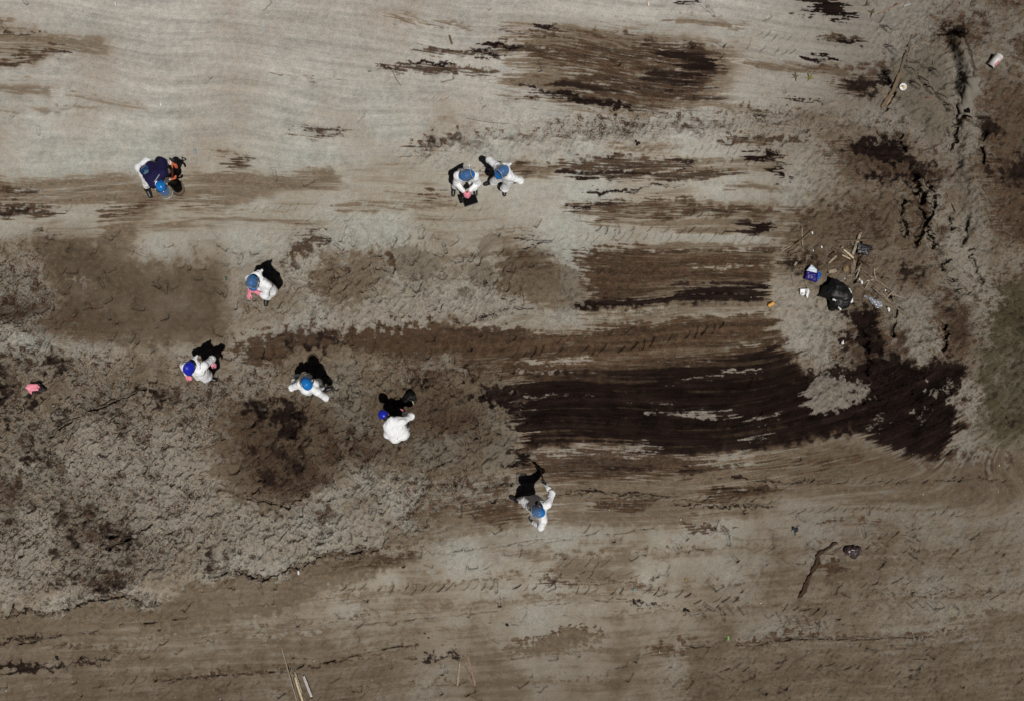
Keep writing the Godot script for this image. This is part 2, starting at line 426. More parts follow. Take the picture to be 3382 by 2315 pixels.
	paint(3, 0.8, 20.0, [760, 880, 820, 890, 815, 950, 776, 955])
	paint(3, 0.6, 30.0, [940, 800, 1020, 790, 1040, 850, 960, 850])
	paint(3, 0.6, 30.0, [930, 1000, 1060, 980, 1060, 1060, 930, 1080])
	paint(2, 0.5, 40.0, [840, 780, 1000, 770, 1000, 830, 860, 850])
	# --- below the oil
	paint(2, 1.0, 40.0, [1200, 1036, 1400, 1010, 1553, 1035, 1640, 1062, 1560, 1085, 1300, 1090, 1190, 1075])
	paint(4, 0.5, 24.0, [1270, 1045, 1500, 1045, 1500, 1072, 1290, 1080])
	paint(4, 0.8, 12.0, [1170, 1022, 1200, 1030, 1212, 1060, 1172, 1062])
	paint(5, 0.62, 36.0, [1350, 1008, 1480, 1002, 1500, 1028, 1400, 1042, 1360, 1030])
	paint(1, 0.85, 50.0, [1180, 1060, 1560, 1080, 1800, 1000, 1930, 990, 2100, 1045, 2324, 1000, 2324, 1080, 2200, 1165, 1950, 1150, 1850, 1125, 1553, 1160, 1260, 1150])
	paint(2, 0.4, 60.0, [1560, 1060, 1800, 1010, 2040, 1030, 2300, 1010, 2300, 1060, 1900, 1085, 1600, 1080])
	# --- lower left
	paint(1, 0.28, 60.0, [0, 1060, 480, 1060, 500, 1140, 470, 1320, 200, 1360, 0, 1380])
	paint(2, 0.27, 60.0, [0, 1060, 480, 1060, 500, 1300, 350, 1360, 0, 1380])
	paint(4, 0.24, 60.0, [0, 1060, 420, 1060, 480, 1200, 330, 1350, 0, 1380])
	paint(2, 0.62, 40.0, [160, 1140, 240, 1130, 230, 1240, 150, 1240])
	paint(4, 0.55, 48.0, [225, 1250, 290, 1220, 350, 1195, 360, 1225, 290, 1260, 240, 1262])
	paint(4, 0.49, 31.0, [160, 1275, 215, 1295], 14.0)
	paint(4, 0.47, 53.0, [190, 1300, 280, 1310, 300, 1345, 220, 1355])
	paint(4, 0.52, 35.0, [465, 1260, 500, 1255, 500, 1310, 470, 1320])
	paint(1, 0.8, 50.0, [465, 1040, 760, 1040, 705, 1145, 640, 1165, 580, 1160, 500, 1100])
	paint(4, 0.44, 53.0, [630, 1110, 700, 1100, 690, 1150, 640, 1150])
	paint(4, 0.7, 8.0, [66, 1306, 84, 1293], 8.0)
	paint(4, 0.6, 10.0, [63, 1332, 82, 1330, 84, 1360, 72, 1356])
	paint(5, 0.5, 50.0, [490, 1120, 640, 1170, 900, 1150, 870, 1230, 520, 1250])
	paint(5, 0.62, 70.0, [0, 1150, 140, 1150, 150, 1300, 30, 1380, 0, 1380])
	paint(5, 0.9, 8.0, [97, 1374, 120, 1362, 145, 1370, 125, 1390])
	paint(5, 0.85, 8.0, [303, 1340, 330, 1326, 325, 1350, 312, 1366])
	paint(5, 0.8, 10.0, [495, 1285, 520, 1280, 535, 1292, 510, 1296])
	paint(5, 0.8, 10.0, [590, 1290, 620, 1280, 625, 1305])
	# --- lower band under the scarp
	paint(1, 0.88, 26.0, [0, 1402, 67, 1388, 148, 1380, 215, 1362, 280, 1355, 313, 1384, 354, 1370, 472, 1316, 539, 1296, 593, 1318, 657, 1296, 734, 1264, 860, 1248, 945, 1240, 940, 1280, 760, 1330, 640, 1400, 300, 1450, 0, 1500])
	paint(4, 0.74, 5.0, [17, 1398, 67, 1386, 110, 1394, 148, 1380, 215, 1360, 280, 1353, 313, 1383, 354, 1368], 6.0)  # dark line drawn along the scarp
	paint(4, 0.74, 5.0, [472, 1311, 539, 1295, 593, 1317, 657, 1292, 734, 1262, 860, 1246], 5.0)
	paint(4, 0.7, 12.0, [255, 1352, 285, 1350, 310, 1380, 318, 1372, 300, 1350], 0.0)
	paint(2, 0.55, 30.0, [776, 1262, 870, 1252, 945, 1242, 940, 1275, 860, 1300, 720, 1308])
	paint(4, 0.85, 3.0, [818, 1262, 822, 1280, 842, 1286, 858, 1276, 868, 1266, 866, 1256], 3.0)
	paint(1, 0.6, 90.0, [0, 1420, 600, 1400, 900, 1380, 1000, 1480, 700, 1591, 0, 1591])
	paint(4, 0.56, 6.0, [0, 1466, 120, 1446, 240, 1426], 7.0)
	paint(4, 0.6, 12.0, [20, 1522, 140, 1515], 22.0)
	paint(4, 0.54, 6.0, [185, 1504, 265, 1497], 7.0)
	paint(2, 0.6, 10.0, [370, 1545, 470, 1535, 610, 1525, 700, 1510], 12.0)
	paint(2, 0.5, 16.0, [100, 1465, 300, 1490], 10.0)
	paint(5, 0.38, 24.0, [340, 1462, 776, 1426, 1100, 1386, 1420, 1356], 26.0)
	paint(2, 0.74, 24.0, [1055, 1150, 1200, 1140, 1200, 1180, 1080, 1192])
	paint(4, 0.6, 5.0, [1040, 1148, 1175, 1139], 5.0)
	paint(1, 0.74, 40.0, [930, 1150, 1200, 1120, 1200, 1200, 980, 1235, 900, 1240])
	paint(2, 0.46, 40.0, [960, 1060, 1180, 1070, 1180, 1130, 1000, 1180, 900, 1190])
	paint(4, 0.7, 4.0, [1250, 1130, 1340, 1115, 1460, 1120, 1553, 1132], 4.0)
	paint(2, 0.72, 16.0, [1330, 1155, 1360, 1135, 1470, 1130, 1500, 1145, 1440, 1165, 1370, 1165])
	paint(4, 0.5, 12.0, [1340, 1152, 1440, 1146], 12.0)
	paint(1, 0.78, 30.0, [1240, 1120, 1553, 1120, 1740, 1130, 1740, 1170, 1553, 1200, 1260, 1198])
	paint(5, 0.5, 50.0, [940, 1268, 1130, 1228, 1200, 1240, 1260, 1300, 1200, 1310, 1000, 1305])
	paint(1, 0.74, 50.0, [1150, 1250, 1450, 1235, 1450, 1330, 1250, 1320])
	paint(2, 0.5, 16.0, [1230, 1320, 1490, 1332], 20.0)
	paint(1, 0.6, 40.0, [776, 1350, 1020, 1345, 1000, 1380, 800, 1400])
	paint(1, 0.9, 10.0, [1140, 1485, 1185, 1466, 1250, 1446, 1305, 1426, 1350, 1430, 1388, 1442, 1340, 1462, 1260, 1482, 1180, 1490])
	paint(2, 0.6, 8.0, [1142, 1482, 1185, 1464, 1250, 1444, 1305, 1425, 1385, 1441], 9.0)
	paint(4, 0.6, 16.0, [950, 1500, 1035, 1484], 20.0)
	paint(2, 0.6, 8.0, [776, 1510, 940, 1462], 9.0)
	paint(2, 0.72, 14.0, [1475, 1465, 1553, 1464, 1620, 1466, 1553, 1488, 1475, 1490])
	paint(4, 0.72, 6.0, [1437, 1371, 1500, 1372], 8.0)
	# --- lower right
	paint(4, 0.58, 12.0, [1553, 1055, 1605, 1055, 1600, 1075, 1553, 1075])
	paint(2, 0.86, 16.0, [1590, 1110, 1660, 1103, 1740, 1105, 1790, 1118, 1735, 1128, 1650, 1142, 1600, 1142])
	paint(4, 0.6, 12.0, [1640, 1112, 1735, 1112], 16.0)
	paint(4, 0.66, 8.0, [1690, 1088, 1740, 1092], 12.0)
	paint(4, 0.62, 3.0, [1740, 1096, 2010, 1092, 2290, 1088], 3.0)
	paint(4, 0.8, 4.0, [1553, 1150, 1750, 1153], 5.0)
	paint(2, 0.76, 12.0, [1553, 1196, 1612, 1205], 16.0)
	paint(2, 0.56, 12.0, [1612, 1205, 1660, 1207], 12.0)
	paint(2, 0.64, 12.0, [1870, 1188, 2022, 1184], 12.0)
	paint(1, 0.58, 20.0, [1990, 1185, 2050, 1200, 2040, 1260, 2000, 1250])
	paint(2, 0.95, 8.0, [1882, 1275, 1905, 1268, 1935, 1295, 1938, 1305, 1900, 1312, 1880, 1300])
	paint(1, 0.8, 10.0, [1895, 1314, 1952, 1312], 14.0)
	paint(1, 0.66, 20.0, [1553, 1466, 1715, 1465, 1790, 1449, 1945, 1449, 2080, 1446, 2155, 1436, 2155, 1411, 2255, 1382, 2324, 1392, 2324, 1591, 1553, 1591])
	paint(2, 0.6, 8.0, [1553, 1462, 1640, 1462, 1715, 1464, 1790, 1449], 9.0)
	paint(2, 0.56, 8.0, [1790, 1446, 1945, 1449, 1990, 1442, 2060, 1446, 2155, 1436], 10.0)
	paint(2, 0.5, 10.0, [1720, 1458, 1800, 1430, 1890, 1385], 12.0)
	paint(2, 0.5, 30.0, [2190, 1100, 2230, 1080, 2290, 1040, 2260, 1080, 2200, 1140])
	paint(1, 0.6, 40.0, [1700, 1300, 1900, 1290, 1900, 1330, 1720, 1340])
	# oil-dark clusters and pale crust on the dug left side
	for q in [[0, 807, 53, 948], [88, 790, 177, 862], [53, 1028, 168, 1074], [247, 1028, 291, 1090], [0, 1072, 53, 1160], [160, 1178, 350, 1250], [60, 880, 120, 920], [230, 1060, 300, 1110], [150, 1280, 330, 1360], [330, 870, 410, 930], [770, 990, 850, 1060], [700, 1140, 760, 1200]]:
		var mx: float = (q[0] + q[2]) * 0.5
		var my: float = (q[1] + q[3]) * 0.5
		paint(2, 0.6, 50.0, [q[0], my, mx, q[1], q[2], my, mx, q[3]])
		paint(4, 0.56, 50.0, [q[0] + 8.0, my, mx, q[1] + 4.0, q[2] - 8.0, my, mx, q[3] - 4.0])
	paint(4, 0.56, 22.0, [132, 966, 180, 930, 240, 912], 16.0)
	paint(2, 0.68, 60.0, [510, 940, 600, 900, 700, 910, 750, 980, 740, 1110, 650, 1145, 560, 1110])
	paint(4, 0.66, 40.0, [555, 905, 600, 905, 615, 930, 600, 965, 575, 980, 558, 950])
	paint(4, 0.66, 40.0, [640, 925, 690, 915, 700, 945, 680, 990, 650, 1000, 635, 960])
	paint(2, 0.66, 60.0, [900, 850, 1000, 810, 1060, 880, 1080, 960, 1010, 1000, 940, 970])
	paint(2, 0.6, 40.0, [1020, 800, 1130, 815, 1110, 880, 1060, 870])
	paint(5, 0.5, 50.0, [0, 735, 40, 740, 53, 800, 0, 805])
	paint(5, 0.66, 70.0, [310, 1100, 400, 1060, 490, 1100, 490, 1240, 330, 1240])
	paint(5, 0.46, 50.0, [180, 770, 250, 765, 255, 830, 190, 835])
	paint(5, 0.7, 70.0, [500, 1150, 640, 1175, 720, 1170, 880, 1150, 880, 1235, 560, 1270])
	paint(3, 0.8, 40.0, [755, 810, 820, 815, 825, 945, 770, 950])
	paint(5, 0.44, 60.0, [540, 640, 620, 650, 640, 720, 560, 730])
	# churned oily ground around and above the litter heap
	for q in [[1760, 560, 1900, 545, 2010, 580, 2000, 640, 1880, 625, 1760, 625], [2030, 600, 2130, 590, 2140, 660, 2040, 660], [1950, 640, 2010, 690, 2035, 800, 1935, 800], [2115, 650, 2200, 690, 2235, 800, 2165, 840, 2120, 770], [2230, 180, 2324, 150, 2324, 620, 2265, 560, 2222, 400], [2040, 440, 2120, 420, 2130, 570, 2050, 580], [2120, 30, 2230, 30, 2230, 110, 2140, 110], [2220, 640, 2324, 560, 2324, 760, 2260, 760], [1880, 300, 2060, 300, 2130, 400, 2060, 430, 1930, 420]]:
		paint(1, 0.8, 90.0, q)
		paint(2, 0.62, 70.0, q)
	paint(4, 0.5, 40.0, [1780, 590, 1860, 570, 1880, 610, 1800, 625])
	paint(4, 0.52, 40.0, [2060, 610, 2120, 605, 2115, 640, 2060, 645])
	# pale dry ground on the right
	paint(5, 0.68, 60.0, [2120, 470, 2200, 520, 2250, 600, 2290, 680, 2240, 760, 2190, 650, 2130, 560])
	paint(5, 0.6, 50.0, [1752, 640, 1850, 650, 1930, 700, 1935, 750, 1880, 830, 1800, 800, 1765, 720])
	paint(3, 0.75, 50.0, [2010, 110, 2130, 110, 2170, 160, 2170, 330, 2120, 340, 2040, 250, 2010, 180])
	paint(5, 0.48, 60.0, [1780, 340, 1900, 330, 1930, 400, 1900, 440, 1790, 450])
	paint(5, 0.5, 50.0, [2100, 380, 2170, 400, 2160, 520, 2100, 540])
	paint(5, 0.56, 60.0, [2170, 100, 2220, 160, 2215, 330, 2170, 300])
	paint(5, 0.52, 80.0, [1860, 0, 2000, 60, 2100, 120, 2010, 150, 1960, 100])
	paint(5, 0.42, 90.0, [0, 600, 90, 640, 60, 760, 0, 800])
	paint(5, 0.56, 90.0, [180, 920, 480, 960, 470, 1120, 300, 1180, 100, 1060])
	# long drag lines sweeping across the lower beach
	for q in [[0, 1445, 400, 1400, 900, 1345, 1300, 1300], [200, 1475, 700, 1420, 1100, 1372, 1700, 1330], [900, 1210, 1300, 1180, 1700, 1165], [1250, 1265, 1700, 1245, 2200, 1262], [0, 1560, 500, 1530, 1000, 1500, 1400, 1478], [1400, 1392, 1900, 1372, 2324, 1330], [600, 1580, 1200, 1545, 1800, 1560, 2324, 1520]]:
		paint(2, 0.4, 16.0, q, 7.0)
		paint(1, 0.62, 40.0, q, 26.0)
	# moss on the right edge
	paint(6, 0.8, 90.0, [2245, 660, 2324, 640, 2324, 1010, 2255, 1000, 2218, 930, 2245, 830])
	paint(2, 0.34, 70.0, [2260, 640, 2324, 600, 2324, 900, 2280, 900])
	paint(4, 0.26, 60.0, [2290, 700, 2324, 680, 2324, 960, 2270, 980])

func add_relief(pts: Array, width: float, depth: float) -> void:
	for k in pts.size() / 2 - 1:
		var ax: float = ((pts[k * 2] - 1162.0) * VM - GX) / TP
		var ay: float = ((pts[k * 2 + 1] - 795.5) * VM - GZ) / TP
		var bx: float = ((pts[k * 2 + 2] - 1162.0) * VM - GX) / TP
		var by: float = ((pts[k * 2 + 3] - 795.5) * VM - GZ) / TP
		var r := width * VM / TP
		var ex := bx - ax
		var ey := by - ay
		for j in range(maxi(0, int(minf(ay, by) - r)), mini(TH - 1, int(maxf(ay, by) + r) + 1)):
			for i in range(maxi(0, int(minf(ax, bx) - r)), mini(TW - 1, int(maxf(ax, bx) + r) + 1)):
				var t := clampf(((i - ax) * ex + (j - ay) * ey) / (ex * ex + ey * ey + 1e-6), 0.0, 1.0)
				var dx := i - ax - ex * t
				var dy := j - ay - ey * t
				var d := sqrt(dx * dx + dy * dy) / r
				if d < 1.0:
					var w := (1.0 - d * d)
					var v := depth * w * w
					var q := j * TW + i
					if absf(v) > absf(relief[q]):
						relief[q] = v

# tyre treads: slanted bars pressed along a line
func tread(pts: Array, step: float, bar: float, slant: float, depth: float, sd: int, twin := 0.0) -> void:
	var rng := RandomNumberGenerator.new()
	rng.seed = sd
	for k in pts.size() / 2 - 1:
		var a := Vector2(pts[k * 2], pts[k * 2 + 1])
		var b := Vector2(pts[k * 2 + 2], pts[k * 2 + 3])
		var dir := (b - a).normalized()
		var side := Vector2(-dir.y, dir.x)
		var s := 0.0
		while s < a.distance_to(b):
			s += step * rng.randf_range(0.93, 1.07)
			if rng.randf() < 0.3:
				continue
			var c := a + dir * s + side * rng.randf_range(-3.5, 3.5)
			var e := side * bar * 0.5 * rng.randf_range(0.45, 1.15) - dir * slant * rng.randf_range(0.4, 1.5)
			var m := c + dir * rng.randf_range(1.0, 3.0)
			add_relief([c.x - e.x, c.y - e.y, m.x, m.y, c.x + e.x, c.y + e.y], rng.randf_range(1.9, 2.8), -depth * rng.randf_range(0.5, 1.1))
			if twin != 0.0:
				var c2 := c + side * twin + dir * step * 0.5
				var e2 := side * bar * 0.5 + dir * slant
				add_relief([c2.x - e2.x, c2.y - e2.y, c2.x + e2.x, c2.y + e2.y], rng.randf_range(1.9, 2.6), -depth * rng.randf_range(0.4, 1.0))

func furrow(pts: Array, width: float, depth: float, sd: int) -> void:
	var rng := RandomNumberGenerator.new()
	rng.seed = sd
	for k in pts.size() / 2 - 1:
		var n := 7
		var old := Vector2(pts[k * 2], pts[k * 2 + 1])
		var a := old
		var b := Vector2(pts[k * 2 + 2], pts[k * 2 + 3])
		for q in range(1, n + 1):
			var c := a.lerp(b, q / float(n)) + Vector2(rng.randf_range(-5, 5), rng.randf_range(-3, 3))
			if rng.randf() < 0.8:
				add_relief([old.x, old.y, c.x, c.y], width * rng.randf_range(0.4, 1.2), depth * rng.randf_range(0.3, 1.1))
			if rng.randf() < 0.5:
				var e := c + Vector2(rng.randf_range(6, 16), rng.randf_range(-4, 8))
				add_relief([c.x + 4, c.y, e.x, e.y], width * rng.randf_range(0.5, 1.1), -depth * rng.randf_range(0.3, 0.8))
			old = c

func up(layer: int) -> PackedFloat32Array:
	var im := Image.create_from_data(LW, LH, false, Image.FORMAT_RF, layers[layer].to_byte_array())
	im.resize(TW, int(LH * 3), Image.INTERPOLATE_BILINEAR)
	return im.get_data().to_float32_array()

# mean and 1 / standard deviation of a grey picture
func spread(p: PackedByteArray) -> Vector2:
	var s := 0.0
	var ss := 0.0
	var n := 0
	for i in range(0, p.size(), 97):
		s += p[i]
		ss += p[i] * p[i]
		n += 1
	s /= n
	return Vector2(s, 1.0 / sqrt(ss / n - s * s))

func make_ground() -> void:
	stains()
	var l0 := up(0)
	var l1 := up(1)
	var l2 := up(2)
	var l3 := up(3)
	var l4 := up(4)
	var l5 := up(5)
	var l6 := up(6)
	var l7 := up(7)
	relief.resize(TW * TH)
	tread([1690, 72, 1790, 86], 17, 18, 5, 0.02, 1)
	tread([1680, 102, 1790, 116], 17, 18, 5, 0.02, 2)
	tread([680, 498, 1060, 492], 19, 16, 6, 0.012, 3, 16)
	tread([1300, 520, 1640, 518], 19, 14, 5, 0.028, 4)
	tread([1150, 800, 1400, 790, 1500, 772, 1650, 738], 20, 20, 6, 0.035, 5)
	tread([1250, 770, 1420, 752], 20, 14, 6, 0.02, 6)
	tread([740, 1336, 1000, 1330, 1250, 1334, 1500, 1342, 1560, 1352], 20, 17, 6, 0.03, 7)
	tread([1390, 1126, 1740, 1136], 18, 12, 7, 0.026, 8)
	tread([1740, 1094, 2280, 1088], 20, 10, 7, 0.028, 9)
	tread([1560, 1364, 1720, 1362, 1900, 1400], 22, 17, 7, 0.032, 10, 26)
	tread([1880, 1392, 1960, 1440, 2080, 1490], 24, 15, 9, 0.03, 11)
	tread([1590, 370, 1712, 362], 18, 18, 4, 0.03, 12)
	tread([1610, 328, 1740, 322], 18, 16, 4, 0.022, 13)
	tread([1553, 482, 1640, 486], 17, 18, 4, 0.03, 14)
	tread([1553, 530, 1632, 523], 18, 15, 4, 0.028, 15)
	tread([1560, 352, 1720, 342], 18, 14, 4, 0.016, 16)
	tread([1440, 345, 1600, 338], 17, 14, 5, 0.018, 17)
	tread([740, 1400, 960, 1366], 22, 26, -8, 0.014, 18)
	tread([60, 1520, 340, 1470], 20, 16, 6, 0.014, 19)
	tread([1850, 1330, 2060, 1318, 2250, 1300], 26, 12, 10, 0.024, 20, 22)
	tread([1960, 1220, 2080, 1200], 18, 14, 8, 0.022, 21, 20)
	tread([2060, 1180, 2075, 1260], 16, 18, 5, 0.03, 22)
	tread([1180, 955, 1640, 965, 1780, 935], 22, 20, 5, 0.012, 23)
	tread([1550, 1520, 1900, 1510, 2100, 1540], 24, 12, 8, 0.018, 24, 20)
	tread([1300, 1300, 1500, 1308], 20, 14, 7, 0.02, 25)
	tread([1180, 1130, 1330, 1126], 17, 12, 6, 0.02, 26)
	tread([700, 225, 1000, 222], 17, 10, 5, 0.008, 27)
	tread([560, 470, 900, 466, 1130, 470], 19, 18, 6, 0.012, 28, 24)
	tread([1200, 540, 1500, 536, 1740, 545], 19, 18, 6, 0.014, 29)
	tread([1000, 1290, 1250, 1280, 1480, 1276], 21, 15, 7, 0.016, 30)
	tread([860, 1440, 1300, 1400, 1640, 1400], 22, 18, -8, 0.014, 31)
	tread([1320, 620, 1560, 610, 1740, 600], 20, 20, 6, 0.014, 32)
	tread([1700, 1250, 1880, 1240, 2180, 1250], 22, 14, 9, 0.02, 33, 24)
	tread([1950, 1340, 2250, 1350], 26, 16, 10, 0.024, 34, 28)
	tread([1780, 1160, 2000, 1150, 2200, 1170], 20, 12, 8, 0.018, 35)
	tread([0, 1560, 300, 1545, 620, 1550], 22, 16, 7, 0.014, 36)
	for q in [[1740, 1096, 1880, 1094, 2010, 1092, 2150, 1090, 2290, 1088], [1250, 1130, 1340, 1115, 1460, 1120, 1553, 1132, 1650, 1140, 1760, 1146], [776, 1420, 940, 1404, 1100, 1388, 1260, 1372, 1420, 1357], [1180, 1230, 1330, 1214, 1480, 1200], [1000, 1252, 1150, 1236, 1300, 1224]]:
		furrow(q, 3.5, -0.02, int(q[1]))
		furrow(q, 6.0, -0.008, int(q[1]) + 1)
	# cracks and furrows of the dug-up right side
	furrow([2082, 395, 2072, 415, 2095, 440, 2085, 470, 2098, 505, 2082, 560], 11.0, -0.1, 1)
	furrow([2110, 400, 2118, 450, 2105, 520, 2120, 560], 10.0, -0.08, 2)
	furrow([2050, 455, 2045, 500, 2060, 540], 9.0, -0.06, 3)
	furrow([2045, 300, 2055, 345], 5.0, -0.07, 4)
	furrow([1955, 550, 1945, 590, 1940, 640], 4.0, -0.06, 5)
	furrow([1958, 752, 1975, 800, 1968, 850], 5.0, -0.07, 6)
	furrow([2145, 730, 2155, 760, 2140, 800], 6.0, -0.07, 7)
	furrow([2150, 590, 2140, 605, 2165, 640], 5.0, -0.06, 8)
	furrow([2150, 490, 2168, 525], 3.5, -0.07, 9)
	furrow([2145, 650, 2200, 670], 3.0, -0.05, 10)
	furrow([1990, 620, 2040, 700, 2030, 760], 6.0, -0.06, 11)
	furrow([2165, 100, 2185, 170, 2180, 210], 12.0, -0.06, 13)
	furrow([2170, 230, 2175, 290, 2168, 330], 11.0, -0.05, 14)
	furrow([2240, 300, 2220, 420, 2190, 560, 2230, 640], 7.0, -0.05, 15)
	furrow([2000, 150, 2030, 210, 2010, 250], 7.0, -0.06, 16)
	furrow([17, 1398, 67, 1386, 110, 1394, 148, 1380, 215, 1360, 280, 1353, 313, 1383, 354, 1368], 7.0, -0.04, 17)
	furrow([472, 1311, 539, 1295, 593, 1317, 657, 1292, 734, 1262, 860, 1246], 7.0, -0.04, 18)
	furrow([90, 1000, 160, 950, 240, 915, 330, 880], 6.0, -0.06, 19)
	furrow([230, 1250, 300, 1215, 350, 1180], 7.0, -0.06, 20)
	furrow([1090, 720, 1150, 700, 1215, 700], 4.0, -0.04, 21)
	furrow([560, 1130, 650, 1150, 700, 1120], 6.0, -0.05, 22)
	furrow([0, 1466, 120, 1446, 240, 1426, 420, 1400], 4.0, -0.03, 23)
	furrow([370, 1545, 470, 1535, 610, 1525, 700, 1510, 940, 1462], 4.0, -0.03, 24)
	furrow([1553, 1466, 1640, 1466, 1715, 1466, 1790, 1451, 1945, 1451, 2080, 1447], 4.0, -0.025, 25)
	# footprints
	var fr := RandomNumberGenerator.new()
	fr.seed = 909
	for k in 900:
		var fx := fr.randf_range(0, 1200) if k < 560 else fr.randf_range(0, 2324)
		var fy := fr.randf_range(520, 1260) if k < 560 else fr.randf_range(1150, 1591) if k < 760 else fr.randf_range(0, 1591)
		var fa := fr.randf() * TAU
		var fd := Vector2(cos(fa), sin(fa)) * fr.randf_range(7, 11)
		var dp := -fr.randf_range(0.008, 0.026)
		add_relief([fx - fd.x, fy - fd.y, fx - fd.x * 0.4, fy - fd.y * 0.4], 5.0, dp)
		add_relief([fx + fd.x * 0.2, fy + fd.y * 0.2, fx + fd.x, fy + fd.y], 6.0, dp)
		add_relief([fx + fd.x * 1.6 - fd.y * 0.4, fy + fd.y * 1.6 + fd.x * 0.4, fx + fd.x * 1.6 + fd.y * 0.4, fy + fd.y * 1.6 - fd.x * 0.4], 4.0, -dp * 0.6)
	add_relief([2172, 90, 2195, 160, 2190, 205], 26.0, 0.16)
	add_relief([2190, 280, 2200, 330, 2190, 380], 20.0, 0.1)
	add_relief([2200, 300, 2210, 420, 2230, 520], 40.0, 0.1)
	for p in [[2105, 200], [2130, 215], [2090, 180], [2118, 160], [2060, 155], [2020, 105], [2150, 240], [1720, 265], [2070, 190], [2010, 60]]:
		add_relief([p[0], p[1], p[0] + 12.0, p[1] + 9.0], 9.0, 0.05)
		add_relief([p[0] - 8.0, p[1] - 5.0, p[0] + 2.0, p[1] - 2.0], 4.0, -0.05)

	var n1 := noise_img(TW, TH, 0.022, 11, 5).get_data()
	var n2 := noise_img(TW, TH, 0.075, 12, 4).get_data()
	var n3 := noise_img(TW, TH, 0.3, 13, 2).get_data()
	var n4 := noise_img(TW, TH, 0.0055, 14, 3).get_data()
	var n5 := noise_img(TW, TH, 0.05, 19, 4).get_data()
	var cell := noise_img(TW, TH, 0.034, 15, 3, FastNoiseLite.TYPE_CELLULAR).get_data()
	var warp := noise_img(TW, TH, 0.003, 16, 1).get_data()
	var sh := TH + 640
	var si := noise_img(TW / 24, sh, 0.07, 17, 5)
	si.resize(TW, sh, Image.INTERPOLATE_CUBIC)
	var st := si.get_data()
	var si2 := noise_img(TW / 14, sh, 0.25, 18, 3)
	si2.resize(TW, sh, Image.INTERPOLATE_CUBIC)
	var st2 := si2.get_data()
	var f1 := spread(n1)
	var f2 := spread(n2)
	var f3 := spread(n3)
	var f4 := spread(n4)
	var f5 := spread(n5)
	var fc := spread(cell)
	var fs := spread(st)
	var fs2 := spread(st2)
	var out := PackedByteArray()
	out.resize(TW * TH * 3)
	var fine := PackedFloat32Array()
	fine.resize(TW * TH)
	var xc := 14.0 / TP
	var last := TW * TH - 1
	for y in TH:
		var vy := (GZ + y * TP) / VM + 795.5
		var tilt := 0.0
		var keys := [[-400.0, -0.11], [110.0, -0.11], [450.0, -0.01], [760.0, 0.045], [960.0, 0.02], [1300.0, 0.07], [2200.0, 0.07]]
		for kk in keys.size() - 1:
			if vy >= keys[kk][0] and vy < keys[kk + 1][0]:
				tilt = lerpf(keys[kk][1], keys[kk + 1][1], smoothstep(0.0, 1.0, (vy - keys[kk][0]) / (keys[kk + 1][0] - keys[kk][0])))
		var cv := smoothstep(560.0, 780.0, vy) * (1.0 - smoothstep(980.0, 1200.0, vy)) * 0.00035
		var dry := smoothstep(150.0, 480.0, vy)
		var drive := lerpf(1.0, 0.5, smoothstep(1080.0, 1220.0, vy))
		var midband := smoothstep(500.0, 580.0, vy) * (1.0 - smoothstep(1040.0, 1120.0, vy))
		for x in TW:
			var i := y * TW + x
			var vx := (x - xc) * 1.31537 + 1162.0
			var q := maxf(0.0, vx - 1600.0)
			var row := y + 320 + int(tilt * (x - xc) + cv * q * q + (warp[i] - 128) * 0.07)
			row = clampi(row, 0, sh - 1)
			var sv := row * TW + x
			var a := (n1[i] - f1.x) * f1.y
			var b := (n2[i] - f2.x) * f2.y
			var c := (n3[i] - f3.x) * f3.y
			var d := (n4[i] - f4.x) * f4.y
			var e := (n5[i] - f5.x) * f5.y
			var s := (st[sv] - fs.x) * fs.y
			var s2 := (st2[sv] - fs2.x) * fs2.y
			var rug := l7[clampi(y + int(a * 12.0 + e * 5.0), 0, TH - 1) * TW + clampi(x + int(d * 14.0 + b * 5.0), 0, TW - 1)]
			var trk := drive * (1.0 - 0.75 * midband * (1.0 - smoothstep(950.0, 1180.0, vx)))
			var wr := clampf(maxf(rug * 1.3, 1.0 - trk), 0.0, 1.0)
			# outlines wander: along the drive on tracks, every way on dug ground
			var dx := lerpf(s * 13.0 + s2 * 8.0 + e * 3.0, a * 11.0 + b * 4.0 + d * 6.0, wr)
			var dy := lerpf(a * 2.6 + b * 1.6, e * 8.0 + c * 1.5 + b * 3.0, wr)
			var j := clampi(y + int(dy), 0, TH - 1) * TW + clampi(x + int(dx), 0, TW - 1)
			var damp_vignette := clampf(l0[i] + d * 0.05 + a * 0.05, 0.0, 1.0)  # wet sand together with the painted edge fall-off
			var n := lerpf(s * 0.17 + s2 * 0.13 + c * 0.05 + b * 0.06, a * 0.12 + d * 0.08 + b * 0.12 + c * 0.15, wr)
			var m := lerpf(s2 * 0.17 - s * 0.08 + b * 0.08 + e * 0.05, e * 0.07 - a * 0.1 - d * 0.12 + b * 0.1 + c * 0.18, wr)
			# base sand
			var tone := 1.0 + 0.02 * a + 0.012 * s2 * (1.0 - wr) + lerpf(0.034, 0.014, dry) * s * (1.0 - wr) + 0.035 * c + 0.02 * b + rug * (0.07 * b + 0.05 * e + 0.08 * c)
			var warm := clampf(lerpf(0.05, 0.5, dry) + 0.25 * smoothstep(1200.0, 1400.0, vy) + 0.16 * d + 0.08 * e + l1[i] * 0.4, 0.0, 1.0)
			var r := lerpf(lerpf(167.0, 163.0, dry), 108.0, damp_vignette) * tone
			var g := lerpf(lerpf(163.5, 154.0, warm), lerpf(101.0, 96.5, warm), damp_vignette) * tone
			var bl := lerpf(lerpf(156.5, 140.0, warm), lerpf(92.0, 83.0, warm), damp_vignette) * tone
